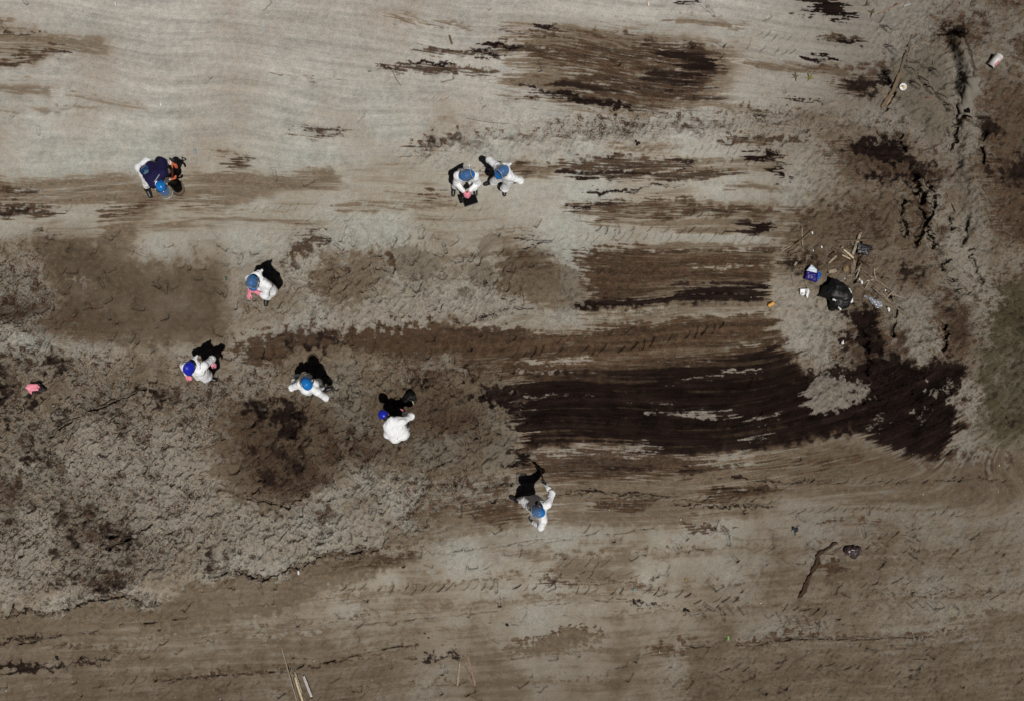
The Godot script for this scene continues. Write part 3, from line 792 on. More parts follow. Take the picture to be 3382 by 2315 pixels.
			var w1 := maxf(l1[j], 0.05 + 0.09 * dry + 0.17 * damp_vignette + 0.05 * rug + lerpf(0.02, 0.06, dry) * d + 0.14 * smoothstep(1350.0, 1500.0, vy))
			var k := smoothstep(0.12, 0.88, w1 + 1.15 * n * minf(1.0, w1 * 3.0))
			if k > 0.0:
				k *= 0.9
				tone = 1.0 + 0.06 * c + 0.06 * b + 0.05 * s2 * (1.0 - wr)
				r = lerpf(r, lerpf(110.0, 84.0, damp_vignette) * tone, k)
				g = lerpf(g, lerpf(96.0, 73.0, damp_vignette) * tone, k)
				bl = lerpf(bl, lerpf(80.0, 60.0, damp_vignette) * tone, k)
			k = smoothstep(0.18, 0.82, l2[j] + 1.3 * m * minf(1.0, l2[j] * 3.0))
			if k > 0.0:
				k *= 0.88
				tone = 1.0 + 0.09 * c + 0.1 * s * (1.0 - wr) + 0.09 * b
				r = lerpf(r, 69.0 * tone, k)
				g = lerpf(g, 53.5 * tone, k)
				bl = lerpf(bl, 41.5 * tone, k)
			k = smoothstep(0.4, 0.6, l3[i] + 0.1 * a + 0.05 * b)
			if k > 0.0:
				tone = 1.0 + 0.02 * c + 0.03 * a
				r = lerpf(r, lerpf(124.0, 100.0, damp_vignette) * tone, k)
				g = lerpf(g, lerpf(115.0, 93.0, damp_vignette) * tone, k)
				bl = lerpf(bl, lerpf(102.0, 82.0, damp_vignette) * tone, k)
			k = smoothstep(0.05, 0.95, l6[j] + 0.8 * n * minf(1.0, l6[j] * 3.0))
			if k > 0.0:
				r = lerpf(r, 66.0, k * 0.8)
				g = lerpf(g, 62.0, k * 0.8)
				bl = lerpf(bl, 46.0, k * 0.8)
			k = smoothstep(0.27, 0.73, l4[j] * 1.13 + 1.3 * (n * 0.7 - m * 0.5) * minf(1.0, l4[j] * 3.0))
			if k > 0.0:
				tone = 1.0 + 0.1 * c + (0.09 * s2 + 0.16 * s) * trk + 0.1 * a
				k *= minf(1.0, 0.7 + 0.4 * l4[j])
				r = lerpf(r, 27.0 * tone, k * 0.97)
				g = lerpf(g, 20.0 * tone, k * 0.97)
				bl = lerpf(bl, 18.0 * tone, k * 0.97)
			k = smoothstep(0.35, 0.65, l5[j] + 1.2 * (n * 0.3 - m * 0.8) * minf(1.0, l5[j] * 3.0))
			if k > 0.0:
				tone = 1.0 + 0.04 * c + 0.05 * b
				r = lerpf(r, lerpf(160.0, 124.0, damp_vignette) * tone, k * 0.85)
				g = lerpf(g, lerpf(153.0, 117.0, damp_vignette) * tone, k * 0.85)
				bl = lerpf(bl, lerpf(142.0, 107.0, damp_vignette) * tone, k * 0.85)
			# dark specks on dug ground: oil, and pit shadows painted into the colour
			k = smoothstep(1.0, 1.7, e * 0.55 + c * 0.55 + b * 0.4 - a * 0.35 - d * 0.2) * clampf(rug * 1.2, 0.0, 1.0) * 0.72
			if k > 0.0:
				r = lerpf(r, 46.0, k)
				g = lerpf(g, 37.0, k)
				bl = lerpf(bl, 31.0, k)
			out[i * 3] = clampi(int(r), 0, 255)
			out[i * 3 + 1] = clampi(int(g), 0, 255)
			out[i * 3 + 2] = clampi(int(bl), 0, 255)
			fine[i] = relief[i] * 1.1 + rug * (minf(cell[i] - fc.x, 60.0) * 0.00012 + b * 0.007 + e * 0.007 + c * 0.0034) + (1.0 - rug) * (s2 * 0.0008 * trk * (1.0 - 0.8 * minf(l4[i], 1.0)) + c * 0.0013 + b * 0.0022)
	var img := Image.create_from_data(TW, TH, false, Image.FORMAT_RGB8, out)
	img.generate_mipmaps()
	var him := Image.create_from_data(TW, TH, false, Image.FORMAT_RF, fine.to_byte_array())
	var gm := StandardMaterial3D.new()
	gm.albedo_texture = ImageTexture.create_from_image(img)
	gm.roughness = 0.93
	gm.metallic_specular = 0.06
	gm.heightmap_enabled = true
	gm.heightmap_texture = ImageTexture.create_from_image(him)
	gm.heightmap_scale = 100.0
	gm.heightmap_flip_texture = false
	gm.texture_repeat = false
	# mesh heights
	ground_h.resize(MW * MH)
	var mounds := [[1215, 615, 95, 0.22], [1900, 895, 70, 0.14], [200, 690, 150, 0.12], [690, 560, 50, 0.1], [640, 940, 90, -0.14], [2110, 790, 50, 0.12], [2200, 930, 40, 0.1], [150, 1280, 200, 0.1], [700, 1200, 160, 0.08], [1020, 950, 80, 0.08], [2080, 480, 80, 0.12], [1110, 700, 30, 0.05]]
	for y in MH:
		for x in MW:
			var i := mini(y * 2, TH - 1) * TW + mini(x * 2, TW - 1)
			var rug := l7[i]
			var h := (n4[i] - 128) * 0.0005 + (n1[i] - 128) * lerpf(0.00006, 0.0006, rug) + rug * ((cell[i] - 128) * 0.0004 + (n2[i] - 128) * 0.0003 - absf(n5[i] - 128.0) * 0.0009) + relief[i] - l3[i] * 0.01
			var e := minf(minf(x, MW - 1 - x), minf(y, MH - 1 - y)) / 40.0
			ground_h[y * MW + x] = h * clampf(e, 0.0, 1.0)
	for d in mounds:
		var c := plan(d[0], d[1])
		var rr: float = d[2] * VM
		for y in range(maxi(0, int((c.z - rr - GZ) / TP / 2.0)), mini(MH, int((c.z + rr - GZ) / TP / 2.0))):
			for x in range(maxi(0, int((c.x - rr - GX) / TP / 2.0)), mini(MW, int((c.x + rr - GX) / TP / 2.0))):
				var q := Vector2(GX + x * TP * 2.0 - c.x, GZ + y * TP * 2.0 - c.z).length() / rr
				if q < 1.0:
					ground_h[y * MW + x] += d[3] * (1.0 - q * q) * (1.0 - q * q)
	var vs := PackedVector3Array()
	var ns := PackedVector3Array()
	var uvs := PackedVector2Array()
	vs.resize(MW * MH)
	ns.resize(MW * MH)
	uvs.resize(MW * MH)
	var cs := TP * 2.0
	for y in MH:
		for x in MW:
			var i := y * MW + x
			vs[i] = Vector3(GX + x * cs, ground_h[i], GZ + y * cs)
			var dx := ground_h[i + 1 if x < MW - 1 else i] - ground_h[i - 1 if x > 0 else i]
			var dz := ground_h[i + MW if y < MH - 1 else i] - ground_h[i - MW if y > 0 else i]
			ns[i] = Vector3(-dx, 2.0 * cs, -dz).normalized()
			uvs[i] = Vector2((x * 2.0 + 0.5) / TW, (y * 2.0 + 0.5) / TH)
	var idx := PackedInt32Array()
	idx.resize((MW - 1) * (MH - 1) * 6)
	var o := 0
	for y in MH - 1:
		for x in MW - 1:
			var i := y * MW + x
			idx[o] = i; idx[o + 1] = i + 1; idx[o + 2] = i + MW
			idx[o + 3] = i + 1; idx[o + 4] = i + MW + 1; idx[o + 5] = i + MW
			o += 6
	var arrays := []
	arrays.resize(Mesh.ARRAY_MAX)
	arrays[Mesh.ARRAY_VERTEX] = vs
	arrays[Mesh.ARRAY_NORMAL] = ns
	arrays[Mesh.ARRAY_TEX_UV] = uvs
	arrays[Mesh.ARRAY_INDEX] = idx
	var am := ArrayMesh.new()
	am.add_surface_from_arrays(Mesh.PRIMITIVE_TRIANGLES, arrays)
	am.surface_set_material(0, gm)
	# the beach goes on to the horizon
	var far := SurfaceTool.new()
	far.begin(Mesh.PRIMITIVE_TRIANGLES)
	var x1 := GX + (MW - 1) * cs
	var z1 := GZ + (MH - 1) * cs
	for r in [[-600.0, -600.0, 600.0, GZ], [-600.0, z1, 600.0, 600.0], [-600.0, GZ, GX, z1], [x1, GZ, 600.0, z1]]:
		for p in [[r[0], r[1]], [r[2], r[1]], [r[0], r[3]], [r[2], r[1]], [r[2], r[3]], [r[0], r[3]]]:
			far.set_normal(Vector3.UP)
			far.set_uv(Vector2(p[0], p[1]) * 0.07)
			far.add_vertex(Vector3(p[0], 0, p[1]))
	far.commit(am)
	var fm := StandardMaterial3D.new()
	var ft := noise_img(512, 512, 0.02, 31, 5)
	ft.convert(Image.FORMAT_RGB8)
	for y in 512:
		for x in 512:
			var v := ft.get_pixel(x, y).r
			ft.set_pixel(x, y, srgb(112.0 + 36.0 * v, 104.0 + 36.0 * v, 94.0 + 36.0 * v))
	fm.albedo_texture = ImageTexture.create_from_image(ft)
	fm.roughness = 0.95
	am.surface_set_material(1, fm)
	var node := MeshInstance3D.new()
	node.name = "ground"
	node.mesh = am
	node.set_meta("kind", "structure")
	node.set_meta("label", "oil-stained grey beach sand with tyre tracks and dug-up clods")
	node.set_meta("category", "ground")
	add_child(node)

# ---------------------------------------------------------------- solids meshed from rounded bones
# a bone is [from, to, radius there, radius here]; the field is meshed as surface nets
func solid(bones: Array, cell: float, blend: float, folds := 0.0, floor_y := -1e9, seedn := 1, fold_f := 9.0, squash := []) -> ArrayMesh:
	var lo := Vector3(1e9, 1e9, 1e9)
	var hi := -lo
	for b in bones:
		var r: float = maxf(b[2], b[3]) + blend + cell * 2.0
		for p in [b[0], b[1]]:
			lo = lo.min(p - Vector3(r, r, r))
			hi = hi.max(p + Vector3(r, r, r))
	var nx := int((hi.x - lo.x) / cell) + 2
	var ny := int((hi.y - lo.y) / cell) + 2
	var nz := int((hi.z - lo.z) / cell) + 2
	var f := PackedFloat32Array()
	f.resize(nx * ny * nz)
	f.fill(1.0)
	for b in bones:
		var a: Vector3 = b[0]
		var e: Vector3 = b[1] - a
		var ra: float = b[2]
		var rb: float = b[3]
		var il := 1.0 / maxf(e.length_squared(), 1e-8)
		var r := maxf(ra, rb) + blend + cell * 2.0
		var bl: Vector3 = ((a.min(b[1]) - Vector3(r, r, r)) - lo) / cell
		var bh: Vector3 = ((a.max(b[1]) + Vector3(r, r, r)) - lo) / cell
		for k in range(maxi(0, int(bl.z)), mini(nz - 1, int(bh.z)) + 1):
			for j in range(maxi(0, int(bl.y)), mini(ny - 1, int(bh.y)) + 1):
				var i0 := maxi(0, int(bl.x))
				var q := (k * ny + j) * nx + i0
				var pz := lo.z + k * cell - a.z
				var py := lo.y + j * cell - a.y
				for i in range(i0, mini(nx - 1, int(bh.x)) + 1):
					var px := lo.x + i * cell - a.x
					var t := clampf((px * e.x + py * e.y + pz * e.z) * il, 0.0, 1.0)
					var dx := px - e.x * t
					var dy := py - e.y * t
					var dz := pz - e.z * t
					var d := sqrt(dx * dx + dy * dy + dz * dz) - ra - (rb - ra) * t
					var w := f[q]
					var h := maxf(blend - absf(d - w), 0.0)
					f[q] = minf(d, w) - h * h * 0.25 / blend
					q += 1
	var n: FastNoiseLite = null
	if folds > 0.0:
		n = FastNoiseLite.new()
		n.seed = seedn
		n.frequency = fold_f
		n.fractal_type = FastNoiseLite.FRACTAL_RIDGED
		n.fractal_octaves = 3
	if folds > 0.0 or floor_y > -1e8:
		for k in nz:
			for j in ny:
				for i in nx:
					var q := (k * ny + j) * nx + i
					if f[q] < cell * 4.0:
						if n:
							f[q] += folds * n.get_noise_3d((lo.x + i * cell) * 0.65, (lo.y + j * cell) * 1.4, (lo.z + k * cell) * 0.65)
						f[q] = maxf(f[q], floor_y - lo.y - j * cell)
	return nets(f, nx, ny, nz, lo, cell)

func nets(f: PackedFloat32Array, nx: int, ny: int, nz: int, lo: Vector3, cell: float) -> ArrayMesh:
	var vs := PackedVector3Array()
	var ns := PackedVector3Array()
	var idx := PackedInt32Array()
	var at_cell := PackedInt32Array()
	at_cell.resize(f.size())
	at_cell.fill(-1)
	var sx := 1
	var sy := nx
	var sz := nx * ny
	var near := cell * 2.2
	for k in nz - 1:
		for j in ny - 1:
			var q := (k * ny + j) * nx
			for i in nx - 1:
				var v0 := f[q]
				if absf(v0) < near:
					var v1 := f[q + sx]
					var v2 := f[q + sy]
					var v3 := f[q + sy + sx]
					var v4 := f[q + sz]
					var v5 := f[q + sz + sx]
					var v6 := f[q + sz + sy]
					var v7 := f[q + sz + sy + sx]
					var s := int(v0 < 0) + int(v1 < 0) + int(v2 < 0) + int(v3 < 0) + int(v4 < 0) + int(v5 < 0) + int(v6 < 0) + int(v7 < 0)
					if s > 0 and s < 8:
						var g := Vector3(v1 + v3 + v5 + v7 - v0 - v2 - v4 - v6, v2 + v3 + v6 + v7 - v0 - v1 - v4 - v5, v4 + v5 + v6 + v7 - v0 - v1 - v2 - v3) * 0.25
						var m := (v0 + v1 + v2 + v3 + v4 + v5 + v6 + v7) * 0.125
						var gl := maxf(g.length_squared(), 1e-10)
						var off := (-g * (m / gl)).clamp(Vector3(-0.5, -0.5, -0.5), Vector3(0.5, 0.5, 0.5))
						at_cell[q] = vs.size()
						vs.append(lo + (Vector3(i + 0.5, j + 0.5, k + 0.5) + off) * cell)
						ns.append(g.normalized())
				q += 1
	for k in range(1, nz - 1):
		for j in range(1, ny - 1):
			var q := (k * ny + j) * nx
			for i in range(1, nx - 1):
				var c := q + i
				var in0 := f[c] < 0.0
				if absf(f[c]) > near:
					continue
				for ax in 3:
					var st := sx if ax == 0 else sy if ax == 1 else sz
					if in0 == (f[c + st] < 0.0):
						continue
					var u := sy if ax == 0 else sz if ax == 1 else sx
					var w := sz if ax == 0 else sx if ax == 1 else sy
					var a := at_cell[c]
					var b := at_cell[c - u]
					var d := at_cell[c - u - w]
					var e := at_cell[c - w]
					if a < 0 or b < 0 or d < 0 or e < 0:
						continue
					if in0:
						idx.append_array([a, d, b, a, e, d])
					else:
						idx.append_array([a, b, d, a, d, e])
	var arrays := []
	arrays.resize(Mesh.ARRAY_MAX)
	arrays[Mesh.ARRAY_VERTEX] = vs
	arrays[Mesh.ARRAY_NORMAL] = ns
	arrays[Mesh.ARRAY_INDEX] = idx
	var am := ArrayMesh.new()
	if vs.size() and idx.size():
		am.add_surface_from_arrays(Mesh.PRIMITIVE_TRIANGLES, arrays)
	return am

# a tube through points
func tube(pts: Array, r0: float, r1: float, sides := 8, flat := 1.0) -> ArrayMesh:
	var st := SurfaceTool.new()
	st.begin(Mesh.PRIMITIVE_TRIANGLES)
	var n := pts.size()
	for k in n:
		var d: Vector3 = (pts[mini(k + 1, n - 1)] - pts[maxi(k - 1, 0)]).normalized()
		var u := d.cross(Vector3.UP if absf(d.y) < 0.9 else Vector3.RIGHT).normalized()
		var v := u.cross(d)
		var r := lerpf(r0, r1, float(k) / maxf(n - 1, 1))
		for s in sides:
			var a := TAU * s / sides
			st.add_vertex(pts[k] + u * cos(a) * r + v * sin(a) * r * flat)
	for k in n - 1:
		for s in sides:
			var a := k * sides + s
			var b := k * sides + (s + 1) % sides
			for i in [a, b, a + sides, b, b + sides, a + sides]:
				st.add_index(i)
	for end in 2:
		var base := 0 if end == 0 else (n - 1) * sides
		for s in range(1, sides - 1):
			for i in ([base, base + s + 1, base + s] if end == 0 else [base, base + s, base + s + 1]):
				st.add_index(i)
	st.generate_normals()
	return st.commit()

# a sheet with thickness from a grid of points
func sheet(grid: Array, nu: int, nv: int, thick: float) -> ArrayMesh:
	var st := SurfaceTool.new()
	st.begin(Mesh.PRIMITIVE_TRIANGLES)
	var pts := PackedVector3Array()
	for side in 2:
		for j in nv:
			for i in nu:
				var p: Vector3 = grid[j * nu + i]
				var du: Vector3 = grid[j * nu + mini(i + 1, nu - 1)] - grid[j * nu + maxi(i - 1, 0)]
				var dv: Vector3 = grid[mini(j + 1, nv - 1) * nu + i] - grid[maxi(j - 1, 0) * nu + i]
				var nn := du.cross(dv).normalized()
				pts.append(p + nn * (thick * (0.5 if side == 0 else -0.5)))
	for p in pts:
		st.add_vertex(p)
	var m := nu * nv
	for j in nv - 1:
		for i in nu - 1:
			var a := j * nu + i
			for q in [a, a + nu, a + 1, a + 1, a + nu, a + nu + 1]:
				st.add_index(q)
			for q in [a + m, a + 1 + m, a + nu + m, a + 1 + m, a + nu + 1 + m, a + nu + m]:
				st.add_index(q)
	var rim := PackedInt32Array()
	for i in nu - 1:
		rim.append(i)
	for j in nv - 1:
		rim.append(j * nu + nu - 1)
	for i in nu - 1:
		rim.append(m - 1 - i)
	for j in nv - 1:
		rim.append((nv - 1 - j) * nu)
	for k in rim.size():
		var a := rim[k]
		var b := rim[(k + 1) % rim.size()]
		for q in [a, b, a + m, b, b + m, a + m]:
			st.add_index(q)
	st.generate_normals()
	return st.commit()

# ---------------------------------------------------------------- people
func joint(a: Vector3, b: Vector3, l1: float, l2: float, pole: Vector3) -> Vector3:
	var d := b - a
	var l := clampf(d.length(), absf(l1 - l2) + 0.01, l1 + l2 - 0.005)
	var u := d.normalized()
	var x := (l1 * l1 - l2 * l2 + l * l) / (2.0 * l)
	var h := sqrt(maxf(l1 * l1 - x * x, 0.0))
	var w := (pole - u * pole.dot(u)).normalized()
	return a + u * x + w * h

# a gloved hand: palm, four unequal fingers of three segments, a thumb from the palm's side, and a cuff
func hand(wrist: Vector3, dir: Vector3, palm: Vector3, thumb_side: float, curl: float, cuff: Vector3, cuff_r: float, skinny := 1.0, splay := 1.0) -> Array:
	dir = dir.normalized()
	palm = (palm - dir * palm.dot(dir)).normalized()
	var side := dir.cross(palm) * thumb_side
	var b := []
	b.append([cuff, wrist, cuff_r, 0.036 * skinny])
	b.append([wrist, wrist + dir * 0.03, 0.034 * skinny, 0.028])
	for k in 4:
		var off := side * (0.033 - 0.022 * k)
		var base := wrist + dir * 0.03 + off * 0.7
		var kn := wrist + dir * (0.098 - 0.004 * absf(k - 1.0)) + off
		b.append([base, kn, 0.017, 0.0135])
		var fd := (dir + off * 1.6 * splay).normalized()
		var ln: float = [0.078, 0.088, 0.082, 0.064][k]
		var p := kn
		for s in 3:
			fd = (fd * cos(curl * (0.5 + 0.3 * s)) + palm * sin(curl * (0.5 + 0.3 * s))).normalized()
			var q: Vector3 = p + fd * ln * [0.45, 0.32, 0.23][s]
			b.append([p, q, 0.0118 - 0.001 * s, 0.0105 - 0.001 * s])
			p = q
	var t0 := wrist + dir * 0.035 + side * 0.024
	var t1 := t0 + (dir * 0.7 + side * 0.75 + palm * 0.25).normalized() * 0.045
	var t2 := t1 + (dir * 0.95 + side * 0.3 + palm * (0.3 + curl * 0.4)).normalized() * 0.034
	var t3 := t2 + (dir * 1.0 + palm * (0.2 + curl * 0.6)).normalized() * 0.026
	b.append([t0, t1, 0.018, 0.0135])
	b.append([t1, t2, 0.0135, 0.012])
	b.append([t2, t3, 0.012, 0.0105])
	return b

func basis_of(front: Vector3, up: Vector3) -> Basis:
	var z := -front.normalized()
	var x := up.cross(z).normalized()
	return Basis(x, z.cross(x), z)

# the shell of a hard hat, front towards -z, rim at y = 0
func hat_mesh() -> ArrayMesh:
	var st := SurfaceTool.new()
	st.begin(Mesh.PRIMITIVE_TRIANGLES)
	var nu := 64
	var rows := []
	for j in 15:                       # crown from the top down, then the brim, then the inside
		rows.append([0, 90.0 - j * 6.4])
	rows.append([1, 0.0])
	rows.append([2, 0.0])
	rows.append([3, 0.0])
	for j in 5:
		rows.append([4, 2.0 + j * 20.0])
	for row in rows:
		for i in nu:
			var u := TAU * i / nu
			var front := maxf(0.0, -cos(u))
			var kind: int = row[0]
			var ph := deg_to_rad(row[1])
			var a := 0.113
			var b := 0.142
			var p: Vector3
			if kind == 0:
				p = Vector3(sin(u) * a * cos(ph), 0.138 * sin(ph), cos(u) * b * cos(ph))
				var keep := smoothstep(0.15, 0.5, ph) 
				var ridge := exp(-pow(p.x / 0.009, 2.0)) * 0.011 + exp(-pow((absf(p.x) - 0.036) / 0.007, 2.0)) * 0.009
				p += p.normalized() * ridge * keep * smoothstep(0.14, 0.09, absf(p.z))
			elif kind == 4:
				p = Vector3(sin(u) * (a - 0.006) * cos(ph), 0.13 * sin(ph), cos(u) * (b - 0.006) * cos(ph))
			else:
				var out := 0.012 + 0.05 * pow(front, 1.6) * smoothstep(0.2, 0.75, front)
				var w: float = [0.0, 0.6, 1.0, 1.0][kind]
				p = Vector3(sin(u) * (a + out * w * 0.9), -0.004 * kind * w - 0.02 * w * front, cos(u) * (b + out * w))
				if kind == 3:
					p = Vector3(sin(u) * a, -0.012 - 0.012 * front, cos(u) * b)
			st.add_vertex(p)
	for j in rows.size() - 1:
		for i in nu:
			var q := j * nu + i
			var r := j * nu + (i + 1) % nu
			for k in [q, r, q + nu, r, r + nu, q + nu]:
				st.add_index(k)
	st.generate_normals()
	return st.commit()

# a curved visor hinged at the ears; lift 0 hangs before the face, about 100 lies back over the hat
func shield_points(lift: float, inset := 0.0) -> Array:
	var g := []
	var rot := Basis(Vector3.RIGHT, deg_to_rad(lift))
	for j in 7:
		for i in 17:
			var u := deg_to_rad(-80.0 + 10.0 * i)
			var v := j / 6.0
			var r := 0.158 + 0.012 * sin(v * PI) - inset
			var corner := pow(absf(i - 8.0) / 8.0, 6.0) * maxf(0.0, v - 0.4) * 0.08
			var p := Vector3(sin(u) * r * 0.92, 0.02 - v * 0.23 + corner, -cos(u) * r * 1.05 - 0.01)
			g.append(rot * p)
	return g

func wear_hat(person: Node3D, head: Vector3, front: Vector3, up: Vector3, hat_mat: Material, lift := -999.0, tilt := 0.0) -> void:
	var bs := basis_of(front, up)
	var hat := part("hard_hat", mats_mesh["hat"], hat_mat, person)
	hat.transform = Transform3D(bs, head + bs.y * 0.05)
	if lift > -900.0:
		var band := []
		for k in 19:
			var u := deg_to_rad(-90.0 + 10.0 * k)
			var p := Vector3(sin(u) * 0.128, 0.012 + 0.03 * cos(u), -cos(u) * 0.16 + 0.005)
			band.append(Basis(Vector3.RIGHT, deg_to_rad(minf(lift, 58.0) * 0.75)) * p)
		part("brow_band", tube(band, 0.008, 0.008, 6, 1.8), mat("band", srgb(20, 22, 46), 0.5), hat)
		for sd in [-1.0, 1.0]:
			var kn := part("knob", tube([Vector3(sd * 0.122, 0.012, 0.004), Vector3(sd * 0.15, 0.014, 0.004)], 0.017, 0.014, 10), mat("knob", srgb(214, 196, 140), 0.5), hat)
			kn.position = Vector3.ZERO
		var g := shield_points(lift)
		var shield := part("face_shield", sheet(g, 17, 7, 0.0025), mats["visor"], person)
		shield.transform = hat.transform
		var rim := []
		for i in 17:
			rim.append(g[6 * 17 + i])
		part("edge_trim", tube(rim, 0.0045, 0.0045, 6), mat("trim", srgb(176, 182, 190), 0.3), shield)

var mats_mesh := {}

# one worker; every place is a point in the world
func worker(label: String, P: Dictionary) -> Node3D:
	var base: Vector3 = (P.foot_r + P.foot_l) * 0.5
	base.y = 0.0
	var lift := (gh(P.foot_r.x, P.foot_r.z) + gh(P.foot_l.x, P.foot_l.z)) * 0.5
	var o := thing("person", label, "person", Vector3(base.x, lift, base.z), "workers in white coveralls and blue hard hats")
	var v := {}
	for k in P:
		v[k] = P[k] - base if P[k] is Vector3 and not k in ["face", "head_up", "front", "toe_r", "toe_l", "palm_r", "palm_l", "dir_r", "dir_l", "pole_r", "pole_l", "hood"] else P[k]
	var pel: Vector3 = v.pelvis
	var neck: Vector3 = v.neck
	var spine := (neck - pel).normalized()
	var fr: Vector3 = v.front
	fr = (fr - spine * fr.dot(spine)).normalized()
	var right := fr.cross(spine).normalized()
	var side := {"r": right, "l": -right}
	var sh := {}
	var el := {}
	var wr := {}
	var hip := {}
	var kn := {}
	var an := {}
	for s in ["r", "l"]:
		sh[s] = v["sh_" + s] if v.has("sh_" + s) else neck - spine * 0.06 + side[s] * 0.19
		wr[s] = v["hand_" + s]
		var reach: Vector3 = wr[s] - sh[s]
		if reach.length() > 0.55:
			wr[s] = sh[s] + reach.normalized() * 0.55
		var pole: Vector3 = v["pole_" + s] if v.has("pole_" + s) else side[s] * 0.7 - fr * 0.5 - Vector3.UP * 0.6
		el[s] = joint(sh[s], wr[s], 0.295, 0.265, pole)
		hip[s] = pel + side[s] * 0.095 - spine * 0.04
		an[s] = v["foot_" + s] + Vector3(0, 0.09, 0)
		kn[s] = joint(hip[s], an[s], 0.44, 0.41, fr * 1.0 + side[s] * 0.15)
	var head: Vector3 = v.head
	var face: Vector3 = v.face.normalized()
	var hup: Vector3 = v.head_up.normalized()
	hup = (hup - face * hup.dot(face)).normalized()
	var hr := face.cross(hup)
	# the body itself, one figure from head to ankles
	var bb := []
	var waist := pel.lerp(neck, 0.35) 
	var chest := pel.lerp(neck, 0.75)
	for s in ["r", "l"]:
		bb.append([pel + side[s] * 0.07, waist + side[s] * 0.06, 0.105, 0.09])
		bb.append([waist + side[s] * 0.06, chest + side[s] * 0.075, 0.09, 0.1])
		bb.append([neck - spine * 0.05, sh[s], 0.06, 0.055])
		bb.append([sh[s], el[s], 0.05, 0.042])
		bb.append([el[s], wr[s], 0.042, 0.03])
		bb.append([hip[s], kn[s], 0.085, 0.056])
		bb.append([kn[s], an[s], 0.056, 0.042])
	bb.append([neck - spine * 0.03, head - hup * 0.06, 0.06, 0.055])
	bb.append([head + hup * 0.04 + face * -0.02, head - face * 0.01 + hup * 0.01, 0.088, 0.085])
	bb.append([head + face * 0.03, head - hup * 0.075 + face * 0.055, 0.06, 0.032])
	var skin := mat("skin", srgb(150, 104, 80), 0.6)
	var body := part("body", solid(bb, 0.022, 0.03), skin, o)
	part("hair", solid([[head - face * 0.035 + hup * 0.03, head - face * 0.035 - hup * 0.03, 0.088, 0.07]], 0.012, 0.01), mat("hair", srgb(22, 17, 15), 0.7), body)
	part("nose", solid([[head + face * 0.084 + hup * 0.01, head + face * 0.107 - hup * 0.022, 0.009, 0.013]], 0.006, 0.008), skin, body)
	part("mouth", solid([[head + face * 0.083 - hup * 0.052 + hr * 0.02, head + face * 0.083 - hup * 0.052 - hr * 0.02, 0.008, 0.008]], 0.005, 0.008), mat("lips", srgb(120, 70, 62), 0.5), body)
	for q in [-1.0, 1.0]:
		part("ear", solid([[head + hr * q * 0.088 + hup * 0.02, head + hr * q * 0.088 - hup * 0.03, 0.015, 0.012]], 0.006, 0.008), skin, body)
		part("eye", solid([[head + face * 0.078 + hr * q * 0.034 + hup * 0.008, head + face * 0.079 + hr * q * 0.032 + hup * 0.008, 0.013, 0.013]], 0.005, 0.008), mat("eye", srgb(60, 45, 38), 0.3), body)
	# coverall
	var white: Material = mats["coverall"]
	var cb := []
	var fat: float = v.get("fat", 1.0)
	for s in ["r", "l"]:
		cb.append([pel + side[s] * 0.085, waist + side[s] * 0.085, 0.135 * fat, 0.125 * fat])
		cb.append([waist + side[s] * 0.085, chest + side[s] * 0.095, 0.125 * fat, 0.12 * fat])
		cb.append([neck - spine * 0.07, sh[s], 0.095, 0.088])
		cb.append([sh[s], el[s], 0.088, 0.076])
		cb.append([el[s], el[s].lerp(wr[s], v.get("sleeve_" + s, 0.9)), 0.074, 0.058])
		cb.append([hip[s], kn[s], 0.118, 0.09])
		cb.append([kn[s], kn[s].lerp(an[s], 0.62), 0.09, 0.082])
	cb.append([neck - spine * 0.06, neck + spine * 0.02, 0.1, 0.08])
	var suit := part("coverall", solid(cb, 0.016, 0.05, 0.017, -1e9, int(base.x * 97.0) + 40, 5.5), white, o)
	# hood hanging behind the neck
	if v.has("hood"):
		var hd: Vector3 = v.hood.normalized()
		var hb := []
		var hw := hd.cross(Vector3.UP).normalized()
		var root := neck + Vector3(0, 0.03, 0)
		for k in 9:
			var a := deg_to_rad(-100.0 + 25.0 * k)
			var p := root + (hd * cos(a) + hw * sin(a)) * 0.125 + Vector3(0, 0.02 - 0.02 * cos(a), 0)
			var a2 := deg_to_rad(-100.0 + 25.0 * (k + 1))
			if k < 8:
				hb.append([p, root + (hd * cos(a2) + hw * sin(a2)) * 0.125 + Vector3(0, 0.02 - 0.02 * cos(a2), 0), 0.04, 0.04])
		hb.append([root + hd * 0.13, root + hd * 0.24 - Vector3(0, 0.05, 0) + hw * 0.03, 0.06, 0.03])
		hb.append([root + hd * 0.13 - hw * 0.05, root + hd * 0.2 - Vector3(0, 0.05, 0) - hw * 0.03, 0.05, 0.03])
		part("hood", solid(hb, 0.013, 0.03, 0.01, -1e9, int(base.z * 31.0) + 7, 9.0), white, o)
	# boots
	for s in ["r", "l"]:
		var toe: Vector3 = v["toe_" + s].normalized()
		var a: Vector3 = v["foot_" + s]
		var leg: Vector3 = (kn[s] - an[s]).normalized()
		var ob := [[a + Vector3(0, 0.11, 0) + leg * 0.19, a + Vector3(0, 0.1, 0), 0.068, 0.052], [a + Vector3(0, 0.1, 0), a + Vector3(0, 0.045, 0) - toe * 0.035, 0.052, 0.046],
			[a + Vector3(0, 0.045, 0) - toe * 0.035, a + Vector3(0, 0.04, 0) + toe * 0.17, 0.045, 0.046], [a + Vector3(0, 0.085, 0), a + Vector3(0, 0.05, 0) + toe * 0.12, 0.05, 0.046]]
		part("boot", solid(ob, 0.011, 0.03, 0.0, a.y), mat("boot", srgb(34, 33, 36), 0.42), o)
